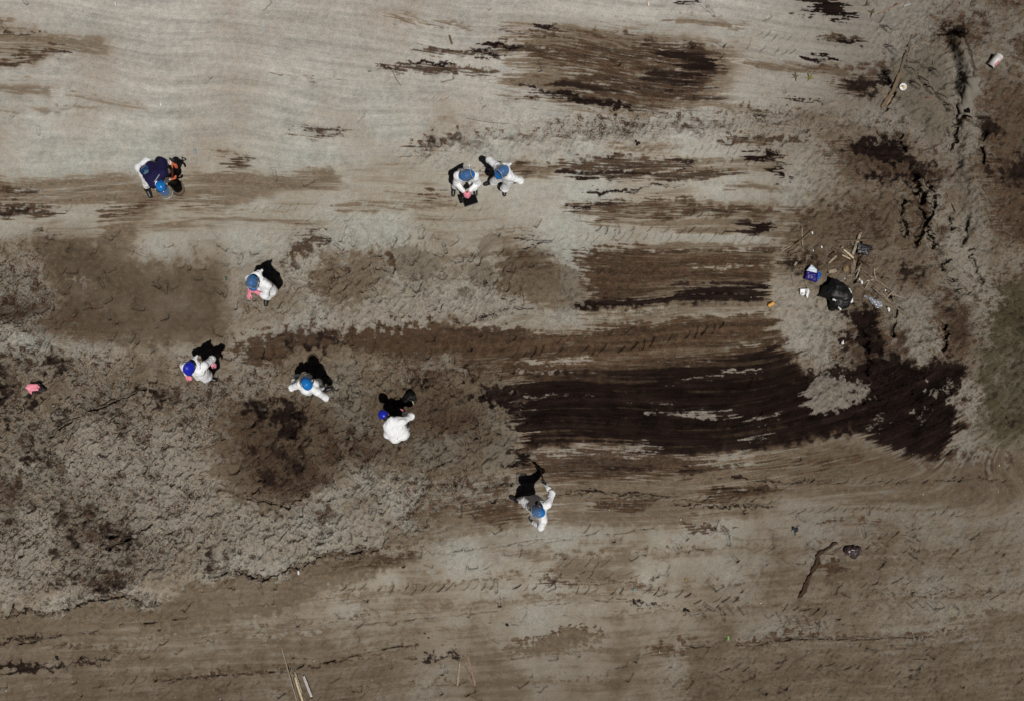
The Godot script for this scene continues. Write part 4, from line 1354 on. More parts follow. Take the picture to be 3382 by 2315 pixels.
	# gloves
	for s in ["r", "l"]:
		var d: Vector3 = v["dir_" + s] if v.has("dir_" + s) else (wr[s] - el[s]).normalized()
		var pm: Vector3 = v["palm_" + s] if v.has("palm_" + s) else -side[s] + fr * 0.2
		var long: float = v.get("cuff_" + s, 0.22)
		var cf: Vector3 = wr[s].lerp(el[s], long)
		part("glove", solid(hand(wr[s], d, pm, 1.0 if s == "r" else -1.0, v.get("curl_" + s, 0.5), cf, v.get("cuff_rad", 0.05)), 0.0065, 0.008, 0.002, -1e9, 5, 40.0), v.glove, o)
	wear_hat(o, head, face, hup, v.hat, v.get("lift", -999.0))
	return o

func make_people() -> void:
	mats_mesh["hat"] = hat_mesh()
	var vis := mat("visor", Color(0.5, 0.56, 0.62, 0.16), 0.05, 0.5)
	vis.transparency = BaseMaterial3D.TRANSPARENCY_ALPHA
	var cv := mat("coverall", srgb(238, 240, 243), 0.62, 0.4)
	var cn := noise_img(256, 256, 0.03, 77, 4)
	cn.bump_map_to_normal_map(3.0)
	cv.normal_enabled = true
	cv.normal_texture = ImageTexture.create_from_image(cn)
	cv.normal_scale = 0.45
	cv.uv1_triplanar = true
	cv.uv1_scale = Vector3(2.5, 2.5, 2.5)
	var sky_hat := mat("hat_sky", srgb(24, 116, 196), 0.3)
	var royal := mat("hat_royal", srgb(26, 40, 176), 0.32)
	var pink := mat("glove_pink", srgb(228, 140, 158), 0.55)
	var orange := mat("glove_orange", srgb(206, 104, 70), 0.55)
	var grey := mat("glove_grey", srgb(44, 46, 52), 0.6)
	var down := Vector3.DOWN

	# 1 bent over a shovel, navy vest
	var p1 := {"pelvis": at(477, 549, 0.92), "neck": at(518, 604, 1.16), "head": at(534, 617, 1.13), "face": Vector3(0.42, -0.34, 0.84), "head_up": Vector3(0.2, 0.9, 0.35), "front": Vector3(0.55, -0.9, 0.75),
		"foot_r": at(489, 627), "toe_r": Vector3(0.35, 0, 0.95), "foot_l": at(566, 569), "toe_l": Vector3(0.8, 0, 0.6), "hand_r": at(562, 591, 0.62), "hand_l": at(566, 538, 0.84),
		"sh_r": at(505, 609, 1.12), "sh_l": at(537, 572, 1.18), "pole_l": Vector3(-0.5, 0.3, -1), "palm_r": Vector3(0.6, -0.2, -0.6), "palm_l": Vector3(0.6, -0.5, 0.4), "curl_r": 1.25, "curl_l": 1.25, "dir_r": Vector3(0.75, -0.5, -0.2), "dir_l": Vector3(0.8, -0.5, 0.3),
		"cuff_rad": 0.045, "glove": orange, "hat": sky_hat, "lift": 50.0, "fat": 1.0}
	var w1 := worker("person in white coverall and navy vest bending over an orange-handled shovel", p1)
	vest(w1, p1)
	shovel(at(566.5, 533, 0.98), at(569, 606, 0.1), Vector3(0.9, 0, 0.2), srgb(196, 98, 58), "orange-handled shovel held by the bent worker in the navy vest")

	# 2 standing, looking over a black tablet
	var p2 := {"pelvis": at(1540, 579, 0.93), "neck": at(1540, 581, 1.43), "head": at(1538, 581, 1.6), "face": Vector3(0.93, -0.25, -0.3), "head_up": Vector3(0.15, 0.97, 0.1), "front": Vector3(0, 0, 1),
		"foot_r": at(1499, 622), "toe_r": Vector3(-0.1, 0, 1), "foot_l": at(1569, 620), "toe_l": Vector3(0.1, 0, 1), "hand_r": at(1533, 634, 1.13), "hand_l": at(1551, 632, 1.13), "pole_r": Vector3(-0.5, -1, 0), "pole_l": Vector3(0.5, -1, 0),
		"dir_r": Vector3(0.35, -0.35, 0.9), "dir_l": Vector3(-0.2, -0.35, 0.9), "palm_r": Vector3(0.5, -0.6, -0.2), "palm_l": Vector3(-0.5, -0.6, -0.2), "curl_r": 0.55, "curl_l": 0.6, "glove": pink, "hat": sky_hat, "lift": 132.0, "hood": Vector3(0.15, 0, -1), "fat": 1.15}
	worker("person in white coverall with pink gloves holding a black tablet out in front", p2)
	tablet(at(1552, 662, 1.04))

	# 3 arms akimbo, visor tipped back
	var p3 := {"pelvis": at(1668, 583, 0.93), "neck": at(1662, 567, 1.42), "head": at(1661, 565, 1.6), "face": Vector3(-0.75, -0.2, 0.62), "head_up": Vector3(-0.1, 0.97, 0.2), "front": Vector3(-0.5, 0, 0.86),
		"foot_r": at(1624, 602), "toe_r": Vector3(-0.9, 0, 0.3), "foot_l": at(1667, 620), "toe_l": Vector3(-0.05, 0, 1), "sh_r": at(1643, 550, 1.38), "sh_l": at(1683, 584, 1.38),
		"hand_r": at(1622, 538, 0.98), "hand_l": at(1708, 597, 0.95), "pole_r": Vector3(-0.8, 0.35, -0.7), "pole_l": Vector3(1.0, 0.35, 0.35), "glove": grey, "hat": sky_hat, "lift": 132.0, "hood": Vector3(0.55, 0, -0.85), "fat": 1.12, "curl_r": 0.9, "curl_l": 0.9, "cuff_rad": 0.04}
	worker("person in white coverall with both elbows out and face shield tipped back", p3)

	# 4 pulling on long pink gloves
	var p4 := {"pelvis": at(882, 955, 0.93), "neck": at(846, 925, 1.4), "head": at(835, 931, 1.58), "face": Vector3(-0.1, -0.35, 0.93), "head_up": Vector3(-0.05, 0.93, 0.35), "front": Vector3(-0.25, 0, 0.97),
		"foot_r": at(908, 950), "toe_r": Vector3(-0.2, 0, 1), "foot_l": at(881, 984), "toe_l": Vector3(-0.1, 0, 1), "sh_r": at(821, 921, 1.34), "sh_l": at(884, 944, 1.34), "hand_r": at(824, 966, 1.1), "hand_l": at(838, 962, 1.16),
		"pole_l": Vector3(1, -0.2, 0.9), "pole_r": Vector3(-0.3, -1, -0.2), "dir_r": Vector3(-0.35, -0.25, 0.9), "dir_l": Vector3(-0.9, -0.1, -0.1), "palm_r": Vector3(0.3, -0.9, 0), "palm_l": Vector3(0, -0.9, 0.3), "curl_r": 0.35, "curl_l": 0.5, "cuff_l": 0.75, "cuff_rad": 0.05, "sleeve_l": 0.25, "sleeve_r": 0.45, "glove": pink, "hat": sky_hat, "lift": 134.0, "hood": Vector3(0.35, 0, -0.9), "fat": 1.08}
	worker("person in white coverall pulling on long pink gloves, sky-blue hat", p4)

	# 5 royal hat, open collar
	var p5 := {"pelvis": at(663, 1233, 0.92), "neck": at(638, 1211, 1.38), "head": at(625, 1213, 1.55), "face": Vector3(-0.45, -0.3, 0.85), "head_up": Vector3(-0.2, 0.94, 0.25), "front": Vector3(-0.45, 0, 0.88),
		"foot_r": at(686, 1222), "toe_r": Vector3(0.4, 0, 0.9), "foot_l": at(688, 1247), "toe_l": Vector3(0.93, 0, 0.36), "sh_r": at(607, 1213, 1.32), "sh_l": at(672, 1207, 1.32), "hand_r": at(612, 1237, 0.9), "hand_l": at(693, 1198, 0.85),
		"pole_r": Vector3(-0.5, -0.8, -0.3), "pole_l": Vector3(0.7, 0.2, -0.8), "dir_r": Vector3(0.35, -0.6, 0.7), "dir_l": Vector3(0.6, -0.5, 0.5), "curl_r": 0.8, "curl_l": 0.6, "glove": pink, "hat": royal, "hood": Vector3(0.1, 0, -1), "fat": 1.12}
	worker("person in white coverall and royal-blue hat without a face shield, standing upright", p5)

	# 6 striding up the picture
	var p6 := {"pelvis": at(1028, 1279, 0.93), "neck": at(1019, 1277, 1.42), "head": at(1014, 1268, 1.6), "face": Vector3(-0.5, -0.25, -0.85), "head_up": Vector3(-0.15, 0.95, -0.2), "front": Vector3(-0.5, 0, -0.86),
		"foot_r": at(1068, 1289), "toe_r": Vector3(0.75, 0, -0.2), "foot_l": at(1046, 1268), "toe_l": Vector3(-0.4, 0, -0.9), "sh_l": at(989, 1268, 1.36), "sh_r": at(1046, 1294, 1.36), "hand_l": at(968, 1256, 0.98), "hand_r": at(1060, 1303, 0.92),
		"pole_l": Vector3(-0.7, -0.3, 0.4), "pole_r": Vector3(0.8, 0, 0.6), "dir_l": Vector3(0.4, -0.5, -0.7), "glove": grey, "hat": sky_hat, "lift": 36.0, "cuff_rad": 0.04, "fat": 1.06}
	worker("person in white coverall with lowered face shield turned towards the top left", p6)

	# 7 stooping, back up
	var p7 := {"pelvis": at(1316, 1436, 0.92), "neck": at(1291, 1388, 1.22), "head": at(1271, 1377, 1.12), "face": Vector3(-0.3, -0.85, -0.1), "head_up": Vector3(-0.4, 0.5, -0.6), "front": Vector3(-0.3, -0.9, -0.6),
		"foot_r": at(1346, 1420), "toe_r": Vector3(-0.1, 0, -1), "foot_l": at(1318, 1424), "toe_l": Vector3(-0.3, 0, -0.9), "sh_l": at(1283, 1407, 1.16), "sh_r": at(1327, 1392, 1.18), "hand_l": at(1292, 1430, 0.72), "hand_r": at(1331, 1366, 0.8),
		"pole_l": Vector3(-0.7, 0.3, 1.4), "pole_r": Vector3(1, 0.5, 0.1), "dir_r": Vector3(-0.1, -0.8, -0.6), "glove": pink, "hat": royal, "fat": 1.22, "curl_r": 1.1, "curl_l": 0.8}
	worker("person in white coverall stooping with royal-blue hat hanging past the shoulder", p7)

	# 8 reaching for a shovel
	var p8 := {"pelvis": at(1768, 1668, 0.9), "neck": at(1789, 1689, 1.38), "head": at(1782, 1689, 1.54), "face": Vector3(-0.9, -0.4, -0.1), "head_up": Vector3(-0.4, 0.9, 0), "front": Vector3(-0.95, -0.2, -0.2),
		"foot_r": at(1709, 1650), "toe_r": Vector3(-0.9, 0, -0.4), "foot_l": at(1762, 1650), "toe_l": Vector3(-0.9, 0, 0), "sh_r": at(1808, 1664, 1.33), "sh_l": at(1795, 1716, 1.33), "hand_r": at(1803, 1600, 0.98), "hand_l": at(1760, 1725, 0.95),
		"pole_r": Vector3(1, 0, 0), "pole_l": Vector3(0.3, -0.2, 1), "dir_r": Vector3(-0.35, -0.5, -0.8), "dir_l": Vector3(-0.6, -0.4, -0.6), "curl_r": 1.2, "curl_l": 0.9, "palm_r": Vector3(-0.8, 0, 0.2), "glove": grey, "hat": sky_hat, "lift": 128.0, "fat": 1.06, "cuff_rad": 0.045}
	var w8 := worker("person in white coverall with dark gloves reaching back to a black shovel", p8)
	var o8: Vector3 = w8.position
	part("respirator", solid([[at(1776, 1668, 1.3) - o8, at(1774, 1661, 1.27) - o8, 0.04, 0.05], [at(1777, 1672, 1.3) - o8, at(1771, 1672, 1.25) - o8, 0.035, 0.045]], 0.008, 0.02), mat("rubber", srgb(18, 18, 20), 0.5), w8)
	shovel(at(1796, 1592, 0.98), at(1784, 1546, 0.08), Vector3(-0.85, 0, -0.5), srgb(92, 54, 40), "black-bladed shovel standing beside the reaching worker's dark glove", true)

# navy vest over the torso with the print on its back
func vest(o: Node3D, p: Dictionary) -> void:
	var b0 := o.position - Vector3(0, o.position.y, 0)
	var pel: Vector3 = p.pelvis - b0
	var neck: Vector3 = p.neck - b0
	var spine := (neck - pel).normalized()
	var back: Vector3 = -(p.front - spine * p.front.dot(spine)).normalized()
	var rt := spine.cross(back).normalized()
	var shr: Vector3 = p.sh_r - b0
	var shl: Vector3 = p.sh_l - b0
	var el := joint(shl, p.hand_l - b0, 0.295, 0.265, p.pole_l)
	var low := pel.lerp(neck, 0.2)
	var vb := []
	for s in [-1.0, 1.0]:
		var sx: Vector3 = rt * (s * 0.075 - 0.035) + back * 0.035
		vb.append([pel.lerp(neck, 0.28) + sx, pel.lerp(neck, 0.75) + sx, 0.135, 0.138])
		vb.append([pel.lerp(neck, 0.75) + sx, neck - spine * 0.05 + rt * s * 0.06, 0.13, 0.11])
	vb.append([neck - spine * 0.07, shr, 0.105, 0.1])
	vb.append([neck - spine * 0.07, shl, 0.105, 0.1])
	vb.append([shl, el, 0.105, 0.1])
	vb.append([shl.lerp(pel, 0.35), el.lerp(pel, 0.3) + Vector3(0.05, -0.05, -0.02), 0.1, 0.07])
	var navy := mat("navy", srgb(28, 24, 62), 0.8, 0.3)
	part("vest", solid(vb, 0.014, 0.045, 0.008, -1e9, 21, 6.0), navy, o)
	part("collar", tube([shr + Vector3(0.03, 0.09, -0.01), neck + back * 0.1 + spine * 0.03, shl + Vector3(-0.03, 0.1, 0.05)], 0.012, 0.012, 6), mat("reflective", srgb(150, 152, 172), 0.6), o)
	# the print, laid onto the cloth by following the field down from above
	var mid := pel.lerp(neck, 0.52) + back * 0.4
	var up_txt := spine
	var n := FastNoiseLite.new()
	n.seed = 21
	n.frequency = 6.0
	n.fractal_type = FastNoiseLite.FRACTAL_RIDGED
	n.fractal_octaves = 3
	var tm := TextMesh.new()
	tm.text = "STIN"
	var fnt := SystemFont.new()
	fnt.font_names = PackedStringArray(["Droid Sans"])
	fnt.font_weight = 700
	tm.font = fnt
	tm.font_size = 48
	tm.pixel_size = 0.088 / 48.0
	tm.depth = 0.002
	tm.curve_step = 2.0
	part("lettering", drape(tm.get_mesh_arrays(), mid - up_txt * 0.085 + rt * 0.02, rt, up_txt, -back, vb, 0.045, n), mat("printletters", srgb(40, 140, 214), 0.7), o)
	for k in 2:
		var bx := BoxMesh.new()
		bx.size = Vector3([0.15, 0.13][k], 0.022, 0.002)
		bx.subdivide_width = 10
		part("print_strip", drape(bx.get_mesh_arrays(), mid - up_txt * (0.14 + 0.03 * k) + rt * (0.02 - 0.03 * k), rt, up_txt, -back, vb, 0.045, n), mat("printgrey", srgb(140, 144, 172), 0.7), o)
	for k in 6:
		var turn: float = [-100.0, -46.0, 0.0, 48.0, 90.0, 178.0][k]
		var a := deg_to_rad(90.0 - turn)
		var long := 0.05 if k == 5 else 0.074
		var bx := BoxMesh.new()
		bx.size = Vector3(1, 1, 0.002)
		bx.subdivide_width = 6
		bx.subdivide_height = 2
		var arr := bx.get_mesh_arrays()
		var vs: PackedVector3Array = arr[Mesh.ARRAY_VERTEX]
		for i in vs.size():
			var c := vs[i]
			var round_end := sqrt(maxf(0.0, 1.0 - pow(maxf(0.0, c.x - 0.2) / 0.3, 2.0))) * 0.9 + 0.1
			var w := Vector3((c.x + 0.5) * long, c.y * 0.034 * round_end, c.z)
			vs[i] = Vector3(w.x * cos(a) - w.y * sin(a), w.x * sin(a) + w.y * cos(a), w.z + 0.0004 * k)
		arr[Mesh.ARRAY_VERTEX] = vs
		part("emblem_petal", drape(arr, mid + up_txt * 0.012 + rt * 0.025, rt, up_txt, -back, vb, 0.045, n), mat("printpetal", srgb(134, 182, 218), 0.7), o)

func field_at(p: Vector3, bones: Array, blend: float) -> float:
	var w := 1.0
	for b in bones:
		var e: Vector3 = b[1] - b[0]
		var t := clampf((p - b[0]).dot(e) / maxf(e.length_squared(), 1e-8), 0.0, 1.0)
		var d: float = (p - b[0] - e * t).length() - lerpf(b[2], b[3], t)
		var h := maxf(blend - absf(d - w), 0.0)
		w = minf(d, w) - h * h * 0.25 / blend
	return w

func drape(arr: Array, origin: Vector3, ex: Vector3, ey: Vector3, into: Vector3, bones: Array, blend: float, n: FastNoiseLite) -> ArrayMesh:
	var vs: PackedVector3Array = arr[Mesh.ARRAY_VERTEX]
	for i in vs.size():
		var p := origin + ex * vs[i].x + ey * vs[i].y
		var go := 0.0
		for k in 24:
			var q := p + into * go
			var d := field_at(q, bones, blend) + 0.008 * n.get_noise_3d(q.x * 0.65, q.y * 1.4, q.z * 0.65)
			go += d * 0.9
			if absf(d) < 0.0005:
				break
		vs[i] = p + into * (go - 0.003 - vs[i].z)
	arr[Mesh.ARRAY_VERTEX] = vs
	var am := ArrayMesh.new()
	am.add_surface_from_arrays(Mesh.PRIMITIVE_TRIANGLES, arr)
	return am

# shovel: shaft, D-grip at the top, blade at the bottom
func shovel(top: Vector3, tip: Vector3, across: Vector3, c: Color, label: String, big := false) -> void:
	var base := Vector3(tip.x, gh(tip.x, tip.z), tip.z)
	var o := thing("shovel", label, "shovel", base, "")
	var a := top - base
	var b := tip - base
	var d := (a - b).normalized()
	across = (across - d * across.dot(d)).normalized()
	part("shaft", tube([b + d * 0.1, a], 0.019, 0.019, 10), mat("shaft" + label, c, 0.5), o)
	var g := a + d * 0.1
	part("grip", tube([a, g - across * 0.05 - d * 0.04, g - across * 0.055, g, g + across * 0.055, g + across * 0.05 - d * 0.04, a], 0.013, 0.013, 8), mat("grip_black", srgb(26, 26, 28), 0.5), o)
	var nrm := across.cross(d).normalized()
	var grid := []
	for j in 7:
		for i in 7:
			var u := i / 6.0 * 2.0 - 1.0
			var v := j / 6.0
			var w := (0.12 if big else 0.1) * (1.0 - pow(maxf(0.0, v - 0.65) / 0.35, 2.0) * 0.85)
			grid.append(b + d * (0.16 - v * 0.28) + across * u * w + nrm * (u * u * 0.03 - 0.02 + 0.02 * v))
	part("blade", sheet(grid, 7, 7, 0.004), mat("blade", srgb(24, 24, 26), 0.45), o)

func tablet(where: Vector3) -> void:
	var o := thing("tablet", "black tablet in a rugged case held in pink gloves", "tablet", where)
	var bm := BoxMesh.new()
	bm.size = Vector3(0.285, 0.012, 0.175)
	var f := part("screen", bm, mat("glassblack", srgb(10, 9, 9), 0.7, 0.15), o)
	o.rotation = Vector3(0.12, deg_to_rad(18.0), 0)
	var e := []
	var hx := 0.14
	var hz := 0.085
	for p in [[-1, -1], [1, -1], [1, 1], [-1, 1]]:
		for k in 4:
			var a0: float = atan2(p[1], p[0]) + deg_to_rad(-40.0 + k * 26.0)
			e.append(Vector3(p[0] * hx + cos(a0) * 0.012, 0, p[1] * hz + sin(a0) * 0.012))
	e.append(e[0])
	part("case", tube(e, 0.011, 0.011, 8), mat("rubber", srgb(18, 18, 20), 0.5), o)

# ---------------------------------------------------------------- things lying about
func on_ground(p: Vector3, up := 0.0) -> Vector3:
	return Vector3(p.x, gh(p.x, p.z) + up, p.z)

# a worn stick or slat between two survey points; the ends may be raised
func stick(a: Vector3, b: Vector3, w: float, t: float, tone: String, called: String, label: String, group: String, sd: int, bend := 0.0, ends := 0.0) -> void:
	var rng := RandomNumberGenerator.new()
	rng.seed = sd
	a = on_ground(a, t * 0.5 + a.y)
	b = on_ground(b, t * 0.5 + b.y)
	# lift to clear the bumps between
	var clear := 0.0
	for k in 9:
		var q := a.lerp(b, k / 8.0)
		clear = maxf(clear, gh(q.x, q.z) + t * 0.35 - q.y)
	a.y += clear * 0.7
	b.y += clear * 0.7
	var c := (a + b) * 0.5
	var d := (b - a).normalized()
	var sd3 := d.cross(Vector3.UP).normalized()
	var up := sd3.cross(d)
	var roll := rng.randf_range(-0.25, 0.25)
	var u := sd3 * cos(roll) + up * sin(roll)
	var v := up * cos(roll) - sd3 * sin(roll)
	var st := SurfaceTool.new()
	st.begin(Mesh.PRIMITIVE_TRIANGLES)
	var n := 9
	var prof := [[-0.5, -0.3], [-0.38, -0.5], [0.38, -0.5], [0.5, -0.3], [0.5, 0.3], [0.38, 0.5], [-0.38, 0.5], [-0.5, 0.3]]
	var l := a.distance_to(b)
	for k in n:
		var f := float(k) / (n - 1)
		var p := a.lerp(b, f) - c + sd3 * bend * sin(f * PI) + sd3 * rng.randf_range(-1, 1) * w * 0.05
		var ww := w * rng.randf_range(0.88, 1.06)
		if k == 0:
			ww *= rng.randf_range(0.55, 0.95) - ends * 0.5
		if k == n - 1:
			ww *= rng.randf_range(0.6, 0.95)
		for q in prof:
			st.set_uv(Vector2((q[0] + q[1] + 1.0) * 0.5, f * l * 1.2))
			var shift := d * (rng.randf_range(-0.5, 0.5) * w if k == 0 or k == n - 1 else 0.0)
			st.add_vertex(p + u * q[0] * ww + v * q[1] * t * rng.randf_range(0.9, 1.05) + shift)
	for k in n - 1:
		for s in 8:
			var i := k * 8 + s
			var j := k * 8 + (s + 1) % 8
			for q in [i, j, i + 8, j, j + 8, i + 8]:
				st.add_index(q)
	for s in range(1, 7):
		for q in [0, s + 1, s, (n - 1) * 8, (n - 1) * 8 + s, (n - 1) * 8 + s + 1]:
			st.add_index(q)
	st.generate_normals()
	single(called, st.commit(), mats["wood_" + tone], c, label, "plank" if called.begins_with("plank") else "stick" if called != "wood_chip" else "wood chip", group)

func wood(key: String, c: Color, contrast: float) -> void:
	var im := noise_img(64, 512, 0.04, key.length() * 7 + 3, 4)
	im.resize(64, 48, Image.INTERPOLATE_BILINEAR)
	im.resize(64, 512, Image.INTERPOLATE_CUBIC)
	im.convert(Image.FORMAT_RGB8)
	for y in im.get_height():
		for x in im.get_width():
			var v := (im.get_pixel(x, y).r - 0.5) * contrast + 1.0
			im.set_pixel(x, y, Color(clampf(c.r * v, 0, 1), clampf(c.g * v, 0, 1), clampf(c.b * v, 0, 1)))
	var m := mat("wood_" + key, Color.WHITE, 0.85, 0.3)
	m.albedo_texture = ImageTexture.create_from_image(im)

func blob(called: String, label: String, category: String, bones: Array, cell: float, blend: float, folds: float, m: Material, where: Vector3, floor_y := -1e9, sd := 3, ff := 9.0, group := "") -> MeshInstance3D:
	return single(called, solid(bones, cell, blend, folds, floor_y, sd, ff), m, where, label, category, group)

# a crumpled sheet from an outline stretched over a grid of corners
func crumple(corners: Array, bulge: float, rough: float, sd: int, n := 15, thick := 0.003) -> ArrayMesh:
	var nz := FastNoiseLite.new()
	nz.seed = sd
	nz.frequency = 9.0
	nz.fractal_type = FastNoiseLite.FRACTAL_RIDGED
	nz.fractal_octaves = 3
	var g := []
	for j in n:
		for i in n:
			var u := i / float(n - 1)
			var v := j / float(n - 1)
			var a: Vector3 = corners[0].lerp(corners[1], u)
			var b: Vector3 = corners[3].lerp(corners[2], u)
			var p := a.lerp(b, v)
			var k := sin(u * PI) * sin(v * PI)
			p.y += bulge * sqrt(maxf(k, 0.0)) + rough * (nz.get_noise_2d(p.x, p.z) + 0.4)
			p.x += rough * 0.8 * nz.get_noise_2d(p.x + 7.0, p.z)
			p.z += rough * 0.8 * nz.get_noise_2d(p.x, p.z + 5.0)
			g.append(p)
	return sheet(g, n, n, thick)

var zo := Vector3.ZERO
var lay_o := Vector3.ZERO
# the same, measured from the thing being built
func lay(x: float, y: float, h: float) -> Vector3:
	var q := zp(x, y)
	return Vector3(q.x - lay_o.x, h, q.z - lay_o.z)

# a point of the detail survey: origin and scale of the sheet are kept in zo
func zp(x: float, y: float, h := 0.0) -> Vector3:
	var p := at(zo.x + x / zo.z, zo.y + y / zo.z, h)
	p.y = h
	return p

func make_litter() -> void:
	wood("pale", srgb(146, 134, 117), 0.5)
	wood("grey", srgb(118, 104, 90), 0.6)
	wood("brown", srgb(102, 86, 70), 0.7)
	wood("cream", srgb(198, 184, 154), 0.4)
	wood("dark", srgb(70, 54, 44), 0.7)
	wood("red", srgb(138, 113, 99), 0.5)
	wood("white", srgb(178, 174, 170), 0.3)
	wood("bark", srgb(108, 88, 70), 1.1)
	var white := mat("foam", srgb(232, 232, 234), 0.6)
	# ---- rubbish heap
	zo = Vector3(2530, 730, 4.546)
	var g := "driftwood sticks around the rubbish bag"
	var S := [
		[543, 80, 545, 372, 0.022, "pale", "thin upright stick crossing the long bent branch above the blue packet", 0.0],
		[90, 486, 292, 462, 0.026, "grey", "low left end of the bent branch above the blue packet", 0.0],
		[286, 464, 664, 162, 0.042, "brown", "long branch sloping up to the right above the blue packet", 0.02],
		[205, 470, 405, 358, 0.024, "pale", "narrow lath lying along the lower left of the long sloping branch", 0.0],
		[335, 482, 486, 366, 0.036, "brown", "short brown branch under the middle of the long sloping branch", 0.015],
		[1432, 175, 1302, 518, 0.062, "pale", "widest pale plank leaning up the slope beside the dark plastic sheet", 0.0],
		[1335, 572, 1297, 792, 0.084, "grey", "broad grey plank below the pale plank, next to the round log slice", 0.0],
		[1058, 300, 1545, 288, 0.036, "brown", "horizontal brown lath passing behind the widest pale plank", 0.0],
		[1288, 300, 1328, 362, 0.028, "grey", "short stub sticking out left of the widest pale plank", 0.0],
		[1170, 435, 1312, 556, 0.04, "cream", "bright cream split stick touching the widest pale plank", 0.0],
		[1150, 508, 1262, 572, 0.022, "cream", "small cream splinter left of the bright cream stick", 0.0],
		[1148, 458, 1232, 530, 0.014, "pale", "thinnest pale splinter above the small cream splinter", 0.0],
		[1000, 414, 1062, 466, 0.014, "grey", "little grey twig left of the cream splinters", 0.0],
		[940, 632, 1072, 518, 0.046, "pale", "pale chunk of split wood beside the maroon chip", 0.0],
		[1380, 552, 1542, 692, 0.024, "dark", "dark twig running down right from the foot of the pale plank", 0.0],
		[1272, 600, 1280, 785, 0.034, "brown", "brown slat along the left side of the broad grey plank", 0.0],
		[1318, 790, 1432, 648, 0.03, "grey", "slanted stick against the right side of the broad grey plank", 0.0],
		[1350, 870, 1402, 690, 0.03, "pale", "steep pale stick right of the broad grey plank", 0.01],
		[1408, 688, 1470, 735, 0.034, "brown", "stubby brown piece at the top of the crossed stick pile", 0.0],
		[1398, 768, 1664, 972, 0.026, "brown", "brown lath lying left of the thick straight pole", 0.0],
		[1430, 728, 1560, 832, 0.02, "grey", "grey lath between the stubby brown piece and the thick pole", 0.0],
		[1528, 808, 1892, 1052, 0.046, "grey", "thick straight pole sloping down right through the stick pile", 0.0],
		[1618, 700, 1648, 872, 0.024, "pale", "crooked pale branch standing above the thick straight pole", 0.02],
		[1672, 708, 1618, 752, 0.026, "pale", "short fork at the top of the crooked pale branch", 0.0],
		[1508, 902, 1612, 884, 0.02, "white", "whitish peg across the thick pole's upper end", 0.0],
		[1494, 1012, 1552, 888, 0.022, "pale", "pale twig hanging below the whitish peg", 0.0],
		[1598, 1004, 2152, 1438, 0.032, "grey", "longest thin pole at the right edge of the stick pile", 0.01],
		[1678, 1114, 1862, 1242, 0.022, "brown", "brown lath below the longest thin pole", 0.0],
		[1728, 1068, 1892, 1232, 0.016, "pale", "fine pale lath just above the longest thin pole", 0.0],
		[1816, 1142, 1934, 1046, 0.03, "pale", "short pale bar crossing the thick pole's lower end", 0.0],
		[1892, 1096, 2042, 1146, 0.02, "pale", "pale twig pointing right from the thick pole's lower end", 0.0],
		[1230, 820, 1302, 814, 0.02, "pale", "small pale twig under the broad grey plank", 0.0],
		[1200, 902, 1242, 800, 0.018, "brown", "small brown twig just above the black rubbish bag", 0.0],
		[386, 820, 402, 922, 0.022, "grey", "short grey stick left of the blue packet", 0.0],
		[1838, 1350, 1894, 1422, 0.018, "brown", "brown twig below the white scrap near the clear bag", 0.0],
	]
	var k := 0
	for s in S:
		stick(zp(s[0], s[1]), zp(s[2], s[3]), s[4] * 1.15, minf(0.034, s[4] * 0.75), s[5], "plank" if s[4] > 0.06 else "stick", s[6], g, 100 + k, s[7])
		k += 1
	stick(zp(378, 516), zp(532, 478), 0.062, 0.045, "brown", "wood_chip", "thick brown chunk under the short brown branch, left of the heap", "", 160)
	stick(zp(915, 770), zp(1045, 742), 0.1, 0.04, "pale", "wood_chip", "pale broad wood chip between the blue packet and the log slice", "", 161)
	stick(zp(418, 672), zp(456, 620), 0.055, 0.03, "pale", "wood_chip", "small pale wood chip above left of the blue packet", "", 162)
	stick(zp(962, 545), zp(1040, 488), 0.1, 0.02, "dark", "wood_chip", "dark maroon flat chip above the pale wood chunk", "", 163)
	stick(zp(1130, 410), zp(1160, 385), 0.04, 0.03, "pale", "wood_chip", "tiny pale chip above the cream splinters", "", 164)
	var tan := mat("cut_log", srgb(132, 112, 86), 0.85, 0.3)
	blob("log_slice", "round tan slice of a log beside the broad grey plank", "log slice", [[Vector3(0, 0.02, 0), Vector3(0.01, 0.028, -0.02), 0.07, 0.065], [Vector3(0.02, 0.02, 0.02), Vector3(-0.01, 0.025, 0.03), 0.066, 0.06]], 0.009, 0.03, 0.014, tan, on_ground(zp(1195, 718)), -0.01, 8, 14.0)
	# black rubbish bag
	var black := mat("bag_black", srgb(11, 11, 13), 0.58, 0.5)
	var bag := on_ground(zp(1010, 1120))
	var bb := []
	for q in [[-40, -30, 0.19, 0.20], [90, 20, 0.2, 0.2], [-120, -60, 0.12, 0.14], [30, 120, 0.17, 0.15], [110, 110, 0.14, 0.13], [-10, -140, 0.13, 0.15], [60, -90, 0.15, 0.16]]:
		var c := Vector3(q[0] / 4.546 / PXM, q[2], q[1] / 4.546 / PXM)
		bb.append([c, c + Vector3(0.03, -0.02, 0.03), q[3], q[3] * 0.95])
	bb.append([Vector3(-0.12, 0.12, -0.05), Vector3(-0.36, 0.03, 0.01), 0.1, 0.03])
	bb.append([Vector3(-0.03, 0.3, -0.2), Vector3(-0.09, 0.2, -0.36), 0.05, 0.04])
	bb.append([Vector3(0.0, 0.1, 0.2), Vector3(-0.06, 0.05, 0.34), 0.12, 0.05])
	bb.append([Vector3(0.15, 0.1, 0.15), Vector3(0.27, 0.03, 0.24), 0.1, 0.03])
	blob("rubbish_bag", "large black plastic rubbish bag, full, in the middle of the litter heap", "rubbish bag", bb, 0.014, 0.07, 0.022, black, bag, -0.02, 12, 5.5)
